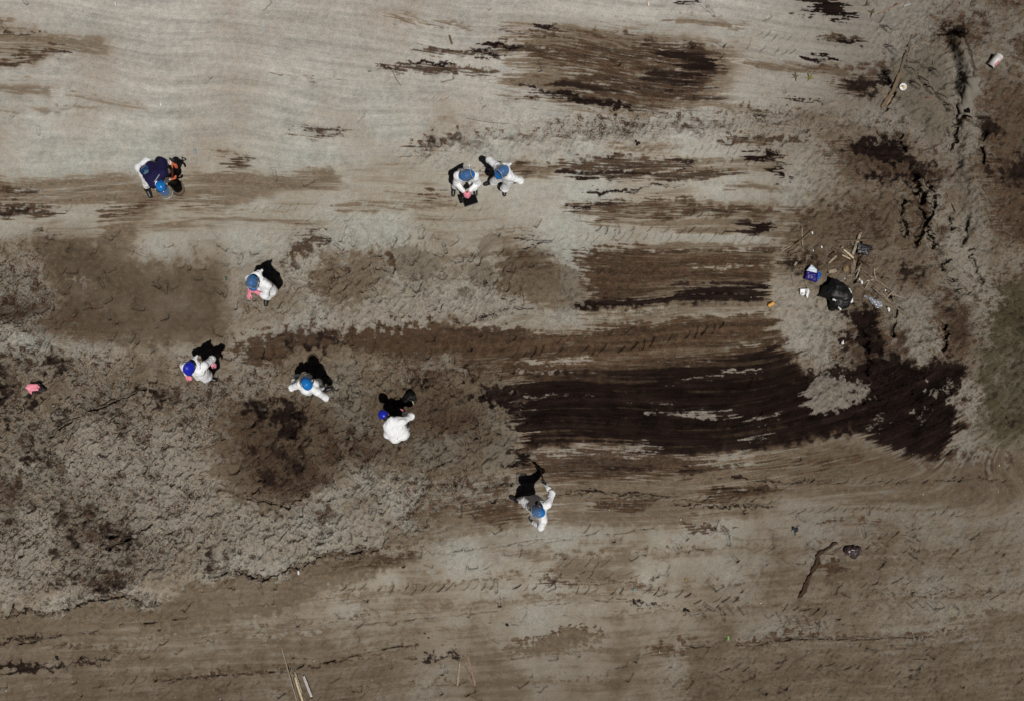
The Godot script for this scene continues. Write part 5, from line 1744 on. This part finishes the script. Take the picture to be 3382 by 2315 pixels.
	var scrap := [[1190, 1020, 1240, 1230, 60, 0.16, "long torn white paper strip on the right side of the black rubbish bag"], [892, 1190, 940, 1210, 26, 0.36, "small white scrap on the left shoulder of the black rubbish bag"], [990, 1300, 1040, 1340, 34, 0.3, "white scrap poking from the lower edge of the black rubbish bag"]]
	var paper := mat("paper", srgb(226, 228, 224), 0.75)
	k = 0
	for s in scrap:
		var a := zp(s[0], s[1])
		var b := zp(s[2], s[3])
		var c := (a + b) * 0.5
		c.y = gh(c.x, c.z) + s[5] + 0.02
		var d := (b - a) * 0.5
		var e: Vector3 = d.cross(Vector3.UP).normalized() * (s[4] / 4.546 / PXM * 0.5)
		single("paper_scrap", crumple([-d - e, d - e * 0.7, d + e, -d + e * 0.8], 0.02, 0.02, 50 + k, 9), paper, c, s[6], "paper scrap")
		k += 1
	# blue packet
	var pk := thing("packet", "crumpled packet with dark blue front and white flap, above the black bag", "packet", on_ground(zp(690, 800), 0.03))
	lay_o = pk.position
	part("pouch", crumple([lay(588, 742, 0.0), lay(762, 778, 0.02), lay(742, 926, 0.0), lay(566, 868, 0.0)], 0.06, 0.02, 61, 15, 0.006), mat("packet_blue", srgb(32, 22, 108), 0.45), pk)
	part("flap", crumple([lay(662, 655, 0.03), lay(742, 738, 0.05), lay(736, 786, 0.07), lay(582, 752, 0.05)], 0.02, 0.015, 62, 11, 0.005), mat("packet_white", srgb(212, 222, 238), 0.5), pk)
	part("side_panel", crumple([lay(742, 735, 0.04), lay(836, 806, 0.0), lay(746, 930, 0.0), lay(768, 800, 0.045)], 0.015, 0.012, 63, 11, 0.005), mat("packet_sky", srgb(28, 84, 164), 0.45), pk)
	# foam box
	var fx := thing("foam_box", "white foam food box lying open left of the black rubbish bag", "foam box", on_ground(zp(575, 1080), 0.01))
	lay_o = fx.position
	var tray := CSGBox3D.new()
	tray.size = Vector3(0.15, 0.07, 0.13)
	var hole := CSGBox3D.new()
	hole.size = Vector3(0.13, 0.07, 0.11)
	hole.position = Vector3(0, 0.012, 0)
	hole.operation = CSGShape3D.OPERATION_SUBTRACTION
	tray.name = "tray"
	hole.name = "hollow"
	tray.add_child(hole)
	tray.material_override = white
	tray.position = Vector3(-0.04, 0.035, -0.02)
	fx.add_child(tray)
	part("lid", crumple([lay(612, 1000, 0.06), lay(650, 1060, 0.03), lay(616, 1168, 0.02), lay(580, 1130, 0.08)], 0.03, 0.006, 64, 9, 0.008), white, fx)
	part("divider", crumple([lay(535, 1085, 0.06), lay(572, 1085, 0.06), lay(565, 1122, 0.02), lay(520, 1118, 0.02)], 0.01, 0.006, 65, 7, 0.006), white, fx)
	# clear bag
	var film := mat("film", Color(0.72, 0.75, 0.8, 0.42), 0.22, 0.6)
	film.transparency = BaseMaterial3D.TRANSPARENCY_ALPHA
	var cb := on_ground(zp(1620, 1220))
	blob("clear_bag", "crumpled clear plastic bag lying below the stick pile", "plastic bag", [[Vector3(0.09, 0.06, 0.06), Vector3(0.03, 0.05, 0.01), 0.09, 0.08], [Vector3(0.03, 0.05, 0.01), Vector3(-0.13, 0.03, -0.1), 0.08, 0.035], [Vector3(-0.13, 0.03, -0.1), Vector3(-0.22, 0.02, -0.13), 0.035, 0.03]], 0.008, 0.02, 0.03, film, cb, -0.01, 14, 12.0)
	# dark plastic sheet
	var ps := on_ground(zp(1470, 430), 0.02)
	lay_o = ps
	single("plastic_sheet", crumple([lay(1372, 328, 0.0), lay(1590, 372, 0.0), lay(1530, 530, 0.0), lay(1362, 480, 0.0)], 0.03, 0.03, 66, 17, 0.003), mat("sheet_dark", srgb(40, 37, 42), 0.4), ps, "dark grey plastic sheet right of the widest pale plank", "plastic sheet")
	# orange fruit
	blob("orange_peel", "small orange-yellow rind on the edge of the dark oil, left of the bag", "rind", [[Vector3(-0.04, 0.03, 0.02), Vector3(0.04, 0.035, -0.025), 0.045, 0.048]], 0.008, 0.01, 0.01, mat("rind", srgb(214, 158, 76), 0.6), on_ground(zp(72, 1258)), -0.01, 5, 16.0)
	k = 0
	for s in [[1410, 884, 0.022, "tiny white lump left of the whitish peg"], [1436, 922, 0.04, "white plastic piece below the crossed stick pile"], [1790, 1042, 0.02, "tiny white pebble between the two long poles"], [1836, 1330, 0.045, "white cube-like foam scrap right of the clear bag"], [1190, 866, 0.018, "tiny white bit above the black rubbish bag"], [710, 450, 0.02, "tiny white bit right of the short branches"], [694, 180, 0.028, "pinkish white pebble at the top end of the long sloping branch"], [828, 396, 0.028, "small pale lump in the dark patch above the blue packet"], [-292, 1030, 0.0, ""]]:
		if s[2] > 0.0:
			blob("foam_scrap", s[3], "scrap", [[Vector3(0, s[2] * 0.5, -s[2] * 0.6), Vector3(s[2] * 0.3, s[2] * 0.5, s[2] * 0.7), s[2] * 0.75, s[2] * 0.6]], s[2] * 0.25, 0.01, s[2] * 0.3, white, on_ground(zp(s[0], s[1])), 0.0, 70 + k, 30.0, "white scraps in the litter heap")
			k += 1
	blob("foam_scrap", "white shard alone on the sand below the black rubbish bag", "scrap", [[Vector3(-0.02, 0.02, 0.03), Vector3(0.0, 0.02, -0.03), 0.035, 0.015]], 0.007, 0.01, 0.01, white, on_ground(at(2784, 1130)), 0.0, 79, 30.0)

	# ---- upper right
	zo = Vector3(2850, 80, 4.546)
	var lg := "split pieces of the long broken timber"
	var tb := on_ground(zp(560, 700))
	var tim := thing("timber", "long split weathered timber lying aslant at the upper right", "timber", tb)
	lay_o = tb
	var seg := [[770, 150, 640, 480, 0.06, 0.05, "brown"], [640, 480, 560, 740, 0.085, 0.05, "brown"], [565, 735, 440, 1010, 0.1, 0.05, "bark"], [440, 1010, 285, 1250, 0.085, 0.05, "bark"], [460, 1060, 350, 1240, 0.06, 0.035, "pale"], [722, 330, 640, 700, 0.03, 0.05, "grey"]]
	k = 0
	for s in seg:
		var a: Vector3 = lay(s[0], s[1], 0.0)
		var b: Vector3 = lay(s[2], s[3], 0.0)
		a.y = gh(a.x + lay_o.x, a.z + lay_o.z) - lay_o.y + s[5] * 0.5
		b.y = gh(b.x + lay_o.x, b.z + lay_o.z) - lay_o.y + s[5] * 0.5
		var lb := []
		var ac := (b - a).cross(Vector3.UP).normalized()
		for q in [-0.3, 0.0, 0.3]:
			lb.append([a + ac * q * s[4], b + ac * q * s[4] * 0.9, s[4] * 0.22, s[4] * 0.2])
		part("piece", solid(lb, 0.011, 0.015, 0.012, -1e9, 80 + k, 7.0), mat("timber_" + s[6], {"brown": srgb(104, 92, 80), "bark": srgb(112, 96, 78), "pale": srgb(136, 118, 96), "grey": srgb(112, 98, 84)}[s[6]], 0.9, 0.2), tim)
		k += 1
	stick(zp(836, 245), zp(760, 370), 0.018, 0.014, "red", "stick", "short reddish stick leaning on the upper end of the long timber", "", 170)
	stick(zp(700, 578), zp(862, 572), 0.026, 0.02, "dark", "stick", "dark grey stick pointing right from the long timber", "", 171)
	stick(zp(1060, 545), zp(1068, 665), 0.014, 0.01, "grey", "stick", "thin grey twig standing between the timber and the buried log", "", 172)
	stick(zp(1238, 700), zp(1370, 640), 0.014, 0.012, "dark", "stick", "dark twig beside the top of the buried log", "", 173)
	var bowl := thing("bowl", "round white bowl beside the long split timber", "bowl", on_ground(zp(588, 957), 0.0))
	var lathe := [[0.0, 0.012], [0.05, 0.012], [0.068, 0.03], [0.08, 0.055], [0.086, 0.056], [0.074, 0.025], [0.052, 0.004], [0.0, 0.004]]
	part("shell", lathed(lathe, 28), white, bowl)
	blob("food_remains", "yellowish remains inside the round white bowl", "food", [[Vector3(0.02, 0.0, -0.02), Vector3(0.03, 0.0, 0.01), 0.03, 0.026]], 0.006, 0.01, 0.008, mat("yolk", srgb(190, 168, 110), 0.7), bowl.position + Vector3(0, 0.02, 0), -1e9, 4, 30.0)
	# bucket
	var bk := thing("bucket", "dirty white bucket with a pink label tipped on its side", "bucket", on_ground(zp(1975, 560), 0.0))
	var tub := [[0.0, 0.15], [0.098, 0.15], [0.102, 0.145], [0.102, 0.12], [0.106, 0.118], [0.106, 0.108], [0.1, 0.105], [0.094, 0.0], [0.088, -0.15], [0.08, -0.15], [0.09, 0.1], [0.0, 0.12]]
	var sh := part("shell", lathed(tub, 32), mat("bucket_white", srgb(206, 200, 198), 0.5), bk)
	var bq := Transform3D(Basis(Vector3.UP, deg_to_rad(-38)) * Basis(Vector3.RIGHT, deg_to_rad(-78)), Vector3(0, 0.1, 0))
	sh.transform = bq
	var gl := []
	for j in 5:
		for i in 9:
			var a := deg_to_rad(20.0 + i * 7.5)
			gl.append(Vector3(sin(a) * 0.0985, -0.1 + j * 0.03, cos(a) * 0.0985))
	var lab := part("label", sheet(gl, 9, 5, 0.002), mat("label_pink", srgb(206, 128, 132), 0.6), bk)
	lab.transform = bq
	var hd := []
	for i in 15:
		var a := deg_to_rad(180.0 / 14.0 * i)
		hd.append(Vector3(cos(a) * 0.108, 0.11, -sin(a) * 0.112))
	var hdl := part("handle", tube(hd, 0.004, 0.004, 6), mat("wire", srgb(120, 116, 112), 0.4), bk)
	hdl.transform = bq
	# hollow log under sand
	var ho := on_ground(zp(1550, 1150))
	lay_o = ho
	var log_t := thing("hollow_log", "sand-covered hollow log with a dark open lower end", "log", ho)
	var ring := []
	var nr := 13
	for j in nr:
		for i in 25:
			var a := TAU * i / 24.0
			var f := j / float(nr - 1)
			var c: Vector3 = lay(lerpf(1585, 1538, f), lerpf(850, 1395, f), 0.0)
			c.y = gh(c.x + lay_o.x, c.z + lay_o.z) - lay_o.y + 0.03
			var r := 0.145 + 0.022 * sin(a * 3.0 + j * 1.3) + 0.018 * sin(a * 7.0 + j * 2.1) + 0.02 * sin(j * 1.7)
			ring.append(c + Vector3(cos(a) * r, sin(a) * r * 0.75, 0.03 * sin(a * 2.0) if j == nr - 1 else 0.0))
	part("shell", sheet(ring, 25, nr, 0.03), mat("sandy_wood", srgb(122, 116, 107), 0.95, 0.2), log_t)
	part("dark_inside", solid([[lay(1538, 1330, 0.02), lay(1560, 1200, 0.02), 0.11, 0.11]], 0.016, 0.01), mat("hollow_shade", srgb(20, 17, 15), 0.95, 0.1), log_t)  # near-black filler standing in for the shade inside the log
	var cur := []
	for i in 12:
		var a := deg_to_rad(-100.0 + 16.0 * i)
		cur.append(lay(1570 + 60 * cos(a), 1475 + 75 * sin(a), 0.03 + 0.01 * sin(i * 2.0)))
	part("bark_curl", tube(cur, 0.03, 0.012, 7, 0.6), mat("timber_grey", srgb(112, 98, 84), 0.9, 0.2), log_t)
	# green leaves and scraps
	for s in [[2675, 258, srgb(132, 122, 50), "yellow-green plant leaves lying on the pale tracks at upper right", 3], [2630, 255, srgb(98, 96, 60), "dull green plant scraps left of the yellow-green leaves", 4], [2882, 40, srgb(86, 80, 42), "olive leaf tuft at the top edge near the branches", 5], [2860, 18, srgb(70, 68, 40), "dark olive leaf tuft at the very top edge", 6]]:
		var pl := thing("plant_scrap", s[3], "plant", on_ground(at(s[0], s[1])))
		var rng := RandomNumberGenerator.new()
		rng.seed = s[4]
		for i in 6:
			var a := rng.randf() * TAU
			var l := rng.randf_range(0.07, 0.14)
			var d := Vector3(cos(a), 0, sin(a))
			part("leaf", tube([d * 0.01 + Vector3(0, 0.02, 0), d * l * 0.5 + Vector3(0, 0.035, 0), d * l + Vector3(0, 0.012, 0)], 0.016, 0.003, 6, 0.25), mat("leaf%d" % s[4], s[2], 0.7), pl)
	stick(at(2905, 42), at(2990, 0), 0.03, 0.022, "red", "stick", "reddish branch at the top edge right of the olive leaves", "", 174, 0.02)
	stick(at(2940, 30), at(2968, 8), 0.02, 0.015, "dark", "stick", "dark twig beside the reddish branch at the top edge", "", 175)
	stick(at(2990, 17), at(3014, 9), 0.022, 0.008, "white", "wood_chip", "white splinter near the top edge right of the reddish branch", "", 176)
	# red crab-like scrap
	blob("red_scrap", "small red and dark scrap on the smooth sand left of the hollow log", "scrap", [[Vector3(-0.02, 0.015, 0), Vector3(0.03, 0.02, 0.005), 0.022, 0.02]], 0.006, 0.01, 0.012, mat("redscrap", srgb(120, 62, 54), 0.6), on_ground(zp(970, 1110)), 0.0, 6, 30.0)

	# ---- lower right
	zo = Vector3(2560, 1700, 5.303)
	blob("cloth_scrap", "dark blue-black scrap of cloth lying on the pale lower tracks", "cloth", [[Vector3(-0.04, 0.02, -0.04), Vector3(0.02, 0.03, 0.02), 0.04, 0.045], [Vector3(0.02, 0.03, 0.02), Vector3(0.06, 0.02, -0.03), 0.035, 0.025], [Vector3(0.01, 0.02, 0.04), Vector3(0.01, 0.012, 0.13), 0.02, 0.018], [Vector3(-0.06, 0.015, 0.0), Vector3(-0.1, 0.01, 0.08), 0.014, 0.01]], 0.008, 0.015, 0.02, mat("cloth_dark", srgb(34, 40, 50), 0.7), on_ground(zp(350, 255)), 0.0, 9, 16.0)
	var jf := on_ground(zp(1345, 635))
	blob("dark_bag", "rounded glossy dark purple-brown plastic bag lying flat at lower right", "plastic bag", [[Vector3(-0.1, 0.02, -0.03), Vector3(0.02, 0.035, 0.0), 0.11, 0.13], [Vector3(0.02, 0.035, 0.0), Vector3(0.13, 0.02, -0.04), 0.13, 0.09], [Vector3(0.0, 0.03, 0.04), Vector3(0.02, 0.02, 0.08), 0.11, 0.09], [Vector3(0.16, 0.03, -0.07), Vector3(0.2, 0.02, -0.09), 0.03, 0.015]], 0.009, 0.03, 0.02, mat("bag_purple", srgb(66, 56, 56), 0.3), jf, 0.0, 15, 11.0)
	var br := on_ground(zp(750, 800))
	lay_o = br
	var rp := [[1060, 490], [960, 560], [850, 640], [760, 740], [760, 830], [680, 950], [610, 1080], [540, 1220], [530, 1330], [450, 1440]]
	var rb := []
	var rng2 := RandomNumberGenerator.new()
	rng2.seed = 77
	for i in rp.size() - 1:
		for q in 3:
			var a: Vector3 = lay(rp[i][0] + rng2.randf_range(-34, 34), rp[i][1] + rng2.randf_range(-12, 12), 0.0)
			var b: Vector3 = lay(rp[i + 1][0] + rng2.randf_range(-34, 34), rp[i + 1][1] + rng2.randf_range(-12, 12), 0.0)
			a.y = gh(a.x + lay_o.x, a.z + lay_o.z) - lay_o.y + 0.012
			b.y = gh(b.x + lay_o.x, b.z + lay_o.z) - lay_o.y + 0.012
			rb.append([a, b, rng2.randf_range(0.024, 0.04), rng2.randf_range(0.024, 0.04)])
	blob("palm_stalk", "rotten brown palm stalk pressed into the sand at lower right", "palm stalk", rb, 0.011, 0.012, 0.02, mat("rotten", srgb(68, 54, 43), 0.95, 0.2), br, -1e9, 17, 10.0)
	stick(zp(840, 690), zp(1090, 705), 0.012, 0.01, "grey", "stick", "thin grey straw crossing the upper bend of the rotten palm stalk", "", 177)
	var dk := mat("debris_dark", srgb(30, 25, 23), 0.7, 0.3)
	var ds := [[2268, 2015, 0.09, "dark torn debris on the lower tracks left of the cloth scrap"], [2370, 2002, 0.05, "small dark brown debris right of the torn dark debris"], [2535, 1866, 0.03, "little dark scrap left of the rotten palm stalk"], [1675, 2061, 0.07, "black lump on the pale lower track, below the reaching worker"], [1402, 2092, 0.04, "small dark debris left of the black lump"], [1415, 2105, 0.045, "dark speckled debris just below the small dark debris"], [188, 2175, 0.09, "flat dark debris near the lower left corner"], [2106, 474, 0.1, "dark broken stub on the tracks above the wide brown patch"], [2612, 600, 0.035, "small dark lump on the rough sand at the end of the tracks"], [1314, 1480, 0.06, "dark clod beneath the stooping worker"], [2600, 347, 0.04, "small dark lump below the thin dark streak at upper right"]]
	k = 0
	for s in ds:
		var r: float = s[2]
		var b := []
		rng2.seed = 300 + k
		for i in 4:
			var c := Vector3(rng2.randf_range(-1, 1) * r * 0.5, r * 0.22, rng2.randf_range(-1, 1) * r * 0.5)
			b.append([c, c + Vector3(rng2.randf_range(-1, 1) * r * 0.6, 0, rng2.randf_range(-1, 1) * r * 0.6), r * 0.3, r * 0.22])
		blob("dark_lump", s[3], "debris lump", b, maxf(r * 0.12, 0.006), r * 0.2, r * 0.3, dk, on_ground(at(s[0], s[1])), 0.0, 90 + k, 22.0, "dark lumps of debris on the sand")
		k += 1
	for s in [[2403, 2104, srgb(120, 176, 92), "green plastic wrapper scrap on the sand at lower right", 0.06], [2262, 1913, srgb(176, 160, 66), "small yellow plastic scrap right of the dark treads", 0.035], [2094, 1947, srgb(110, 160, 160), "pale teal plastic scrap on the tread marks", 0.04], [986, 1889, srgb(222, 224, 226), "thin white plastic sliver below the rough sand edge", 0.05], [527, 343, srgb(220, 214, 196), "white stick-like scrap on the pale sand at upper left", 0.045], [2140, 12, srgb(226, 198, 186), "pinkish white scrap at the top edge in the middle", 0.06], [644, 502, srgb(140, 150, 158), "bluish grey plastic scrap right of the bent worker", 0.06], [378, 10, srgb(200, 198, 194), "splatter of white foam crumbs at the top edge on the left", 0.07], [746, 920, srgb(46, 84, 66), "dark green scrap left of the worker with pink gloves", 0.05]]:
		var q: Vector3 = on_ground(at(s[0], s[1]), 0.012)
		var l: float = s[4]
		single("plastic_scrap", crumple([Vector3(-l * 0.4, 0, -l), Vector3(l * 0.5, 0, -l * 0.8), Vector3(l * 0.6, 0, l), Vector3(-l * 0.2, 0, l * 0.8)], 0.012, 0.012, int(s[0]), 7), mat("scrap%d" % s[0], s[2], 0.5), q, s[3], "plastic scrap")
	# ---- lath bundle at the bottom edge
	zo = Vector3(880, 2100, 7.4)
	stick(zp(366, 262), zp(745, 1620), 0.026, 0.02, "pale", "stick", "longest thin bamboo pole at the bottom edge", "", 180, 0.0)
	stick(zp(640, 1050, 0.02), zp(790, 1620, 0.02), 0.03, 0.016, "grey", "stick", "grey lath right of the long bamboo pole", "", 181)
	stick(zp(682, 1020, 0.04), zp(905, 1620, 0.06), 0.05, 0.022, "cream", "stick", "pale cream lath crossing over the grey lath at the bottom edge", "", 182)
	stick(zp(682, 876), zp(872, 1400), 0.056, 0.02, "pale", "stick", "wide tan slat with a knot in the bottom bundle", "", 183)
	stick(zp(905, 970, 0.03), zp(1110, 1470, 0.03), 0.06, 0.022, "white", "stick", "grey-white painted slat, rightmost of the bottom bundle", "", 184)
	stick(zp(890, 1420), zp(975, 1620), 0.03, 0.014, "grey", "stick", "short grey lath end under the cream lath at the bottom edge", "", 185)
	stick(zp(1120, 1500), zp(1000, 1640), 0.05, 0.02, "grey", "stick", "grey slat end below the grey-white painted slat", "", 186)
	zo = Vector3(1470, 2100, 7.956)
	stick(zp(386, 640), zp(322, 1308), 0.048, 0.026, "pale", "stick", "pointed pale stake, left of the three stakes at the bottom", "", 187, 0.0, 0.6)
	stick(zp(462, 620), zp(735, 1290), 0.046, 0.014, "grey", "stick", "sand-dusted grey stake between its two neighbours at the bottom", "", 188)
	stick(zp(586, 480), zp(798, 1280), 0.05, 0.024, "red", "stick", "reddish stake, right of the three stakes at the bottom", "", 189, 0.0, 0.6)
	stick(at(632, 1494), at(728, 1463), 0.02, 0.014, "brown", "stick", "thin brown cane lying alone on the rough left sand", "", 190, 0.01)
	stick(at(1484, 117), at(1492, 143), 0.05, 0.03, "brown", "stick", "short brown stub lying on the pale sand at the top middle", "", 191)
	stick(at(1298, 238), at(1324, 283), 0.012, 0.01, "dark", "stick", "thin curved dark twig below the upper oil streak", "", 192, 0.02)
	stick(at(1540, 392), at(1680, 408), 0.01, 0.008, "dark", "stick", "long thin dark twig above the two standing workers", "", 193, 0.03)
	stick(at(3075, 493), at(3100, 478), 0.02, 0.014, "dark", "stick", "dark twig on the brown patch below the hollow log", "", 194)
	stick(at(3040, 503), at(3080, 488), 0.016, 0.012, "brown", "stick", "brown twig joined to the dark twig below the hollow log", "", 195)
	stick(at(3128, 640), at(3160, 700), 0.02, 0.014, "grey", "stick", "thin grey stick on the dug sand right of the dark furrow", "", 196)
	stick(at(3235, 930), at(3275, 955), 0.016, 0.012, "brown", "stick", "brown twig on the light sand at the right edge", "", 197)

	# dropped pink glove on a dark lump
	zo = Vector3(60, 1220, 13.256)
	var gp := on_ground(zp(820, 780))
	blob("oil_clod", "dark oily clod under the dropped pink glove", "clod", [[Vector3(0.0, 0.02, 0.04), Vector3(0.1, 0.03, 0.06), 0.08, 0.09], [Vector3(0.02, 0.03, -0.08), Vector3(0.06, 0.03, -0.06), 0.07, 0.06], [Vector3(0.12, 0.02, 0.02), Vector3(0.2, 0.02, 0.06), 0.06, 0.05]], 0.012, 0.03, 0.03, mat("oily", srgb(40, 30, 27), 0.6), gp, -0.01, 33, 10.0)
	var gb := hand(Vector3(-0.05, 0.13, -0.02), Vector3(1, -0.12, 0.15), Vector3(0, -1, 0.1), 1.0, 0.3, Vector3(-0.12, 0.13, -0.01), 0.06, 1.1, 2.0)
	gb.append([Vector3(-0.1, 0.12, -0.05), Vector3(0.07, 0.12, -0.06), 0.05, 0.035])
	gb.append([Vector3(-0.09, 0.12, 0.04), Vector3(0.08, 0.11, 0.04), 0.05, 0.03])
	gb.append([Vector3(-0.05, 0.13, 0.02), Vector3(-0.08, 0.08, 0.15), 0.03, 0.012])
	gb.append([Vector3(-0.06, 0.13, 0.02), Vector3(-0.11, 0.08, 0.13), 0.03, 0.012])
	blob("glove", "dropped pink rubber glove lying on a dark clod at the left edge", "glove", gb, 0.0065, 0.014, 0.008, mat("glove_pink", srgb(228, 140, 158), 0.55), gp, -1e9, 34, 16.0)
	# bag of collected oil beside the stooping worker
	zo = Vector3(1220, 1270, 7.578)
	var bg2 := on_ground(zp(985, 400))
	blob("rubbish_bag", "small black rubbish bag open beside the stooping worker", "rubbish bag", [[Vector3(0.0, 0.08, -0.06), Vector3(0.05, 0.1, -0.12), 0.12, 0.12], [Vector3(-0.06, 0.06, 0.03), Vector3(0.04, 0.06, 0.04), 0.11, 0.1], [Vector3(0.08, 0.08, -0.1), Vector3(0.1, 0.05, 0.0), 0.1, 0.09]], 0.012, 0.04, 0.03, mat("bag_dull", srgb(15, 14, 15), 0.55, 0.35), bg2, -0.01, 35, 7.0)
	blob("dry_leaf", "pale yellow leaf on the small black bag beside the stooping worker", "leaf", [[Vector3(0, 0, -0.03), Vector3(0.01, -0.02, 0.04), 0.014, 0.026]], 0.006, 0.01, 0.006, mat("leaf_yellow", srgb(178, 170, 120), 0.7), Vector3(zp(1110, 430).x, bg2.y + 0.2, zp(1110, 430).z), -1e9, 36, 30.0)

	# shells and pebbles, too many to count
	var mm := MultiMesh.new()
	mm.transform_format = MultiMesh.TRANSFORM_3D
	mm.use_colors = true
	mm.mesh = solid([[Vector3(-0.3, 0, 0), Vector3(0.4, 0.1, 0.2), 0.6, 0.5]], 0.35, 0.2, 0.2, -1e9, 3, 1.5)
	var rg := RandomNumberGenerator.new()
	rg.seed = 4242
	var spots := []
	for i in 760:
		var vx := rg.randf_range(-60.0, 2380.0)
		var vy := rg.randf_range(1230.0, 1640.0) if i < 330 else rg.randf_range(-40.0, 1640.0)
		if i < 190:
			vy = lerpf(1480.0, 1591.0, rg.randf())
			vx = rg.randf_range(0.0, 1500.0)
		if i >= 640:
			vx = rg.randf_range(1950.0, 2324.0)
			vy = rg.randf_range(980.0, 1300.0)
		spots.append([vx, vy, i])
	mm.instance_count = spots.size()
	for i in spots.size():
		var p := plan(spots[i][0], spots[i][1])
		var s := rg.randf_range(0.006, 0.015) * (1.0 if i % 9 else 1.8)
		var bs := Basis.from_euler(Vector3(rg.randf() * TAU, rg.randf() * TAU, 0)) * Basis.from_scale(Vector3(s, s * 0.7, s))
		mm.set_instance_transform(i, Transform3D(bs, on_ground(p, s * 0.3)))
		var q := rg.randf()
		mm.set_instance_color(i, Color(0.62, 0.58, 0.52) if q < 0.42 else Color(0.25, 0.21, 0.17) if q < 0.6 else Color(0.03, 0.024, 0.02))
	var sm := mat("shells", Color.WHITE, 0.7)
	sm.vertex_color_use_as_albedo = true
	var mi := MultiMeshInstance3D.new()
	mi.name = "shell_fragments"
	mi.multimesh = mm
	mi.material_override = sm
	add_child(mi)
	tag(mi, "scattered shell fragments, pebbles and dark seeds on the sand", "pebbles")
	mi.set_meta("kind", "stuff")

func lathed(prof: Array, sides: int) -> ArrayMesh:
	var st := SurfaceTool.new()
	st.begin(Mesh.PRIMITIVE_TRIANGLES)
	for p in prof:
		for s in sides:
			var a := TAU * s / sides
			st.add_vertex(Vector3(cos(a) * p[0], p[1], sin(a) * p[0]))
	for k in prof.size() - 1:
		for s in sides:
			var a := k * sides + s
			var b := k * sides + (s + 1) % sides
			for i in [a, a + sides, b, b, a + sides, b + sides]:
				st.add_index(i)
	st.generate_normals()
	return st.commit()
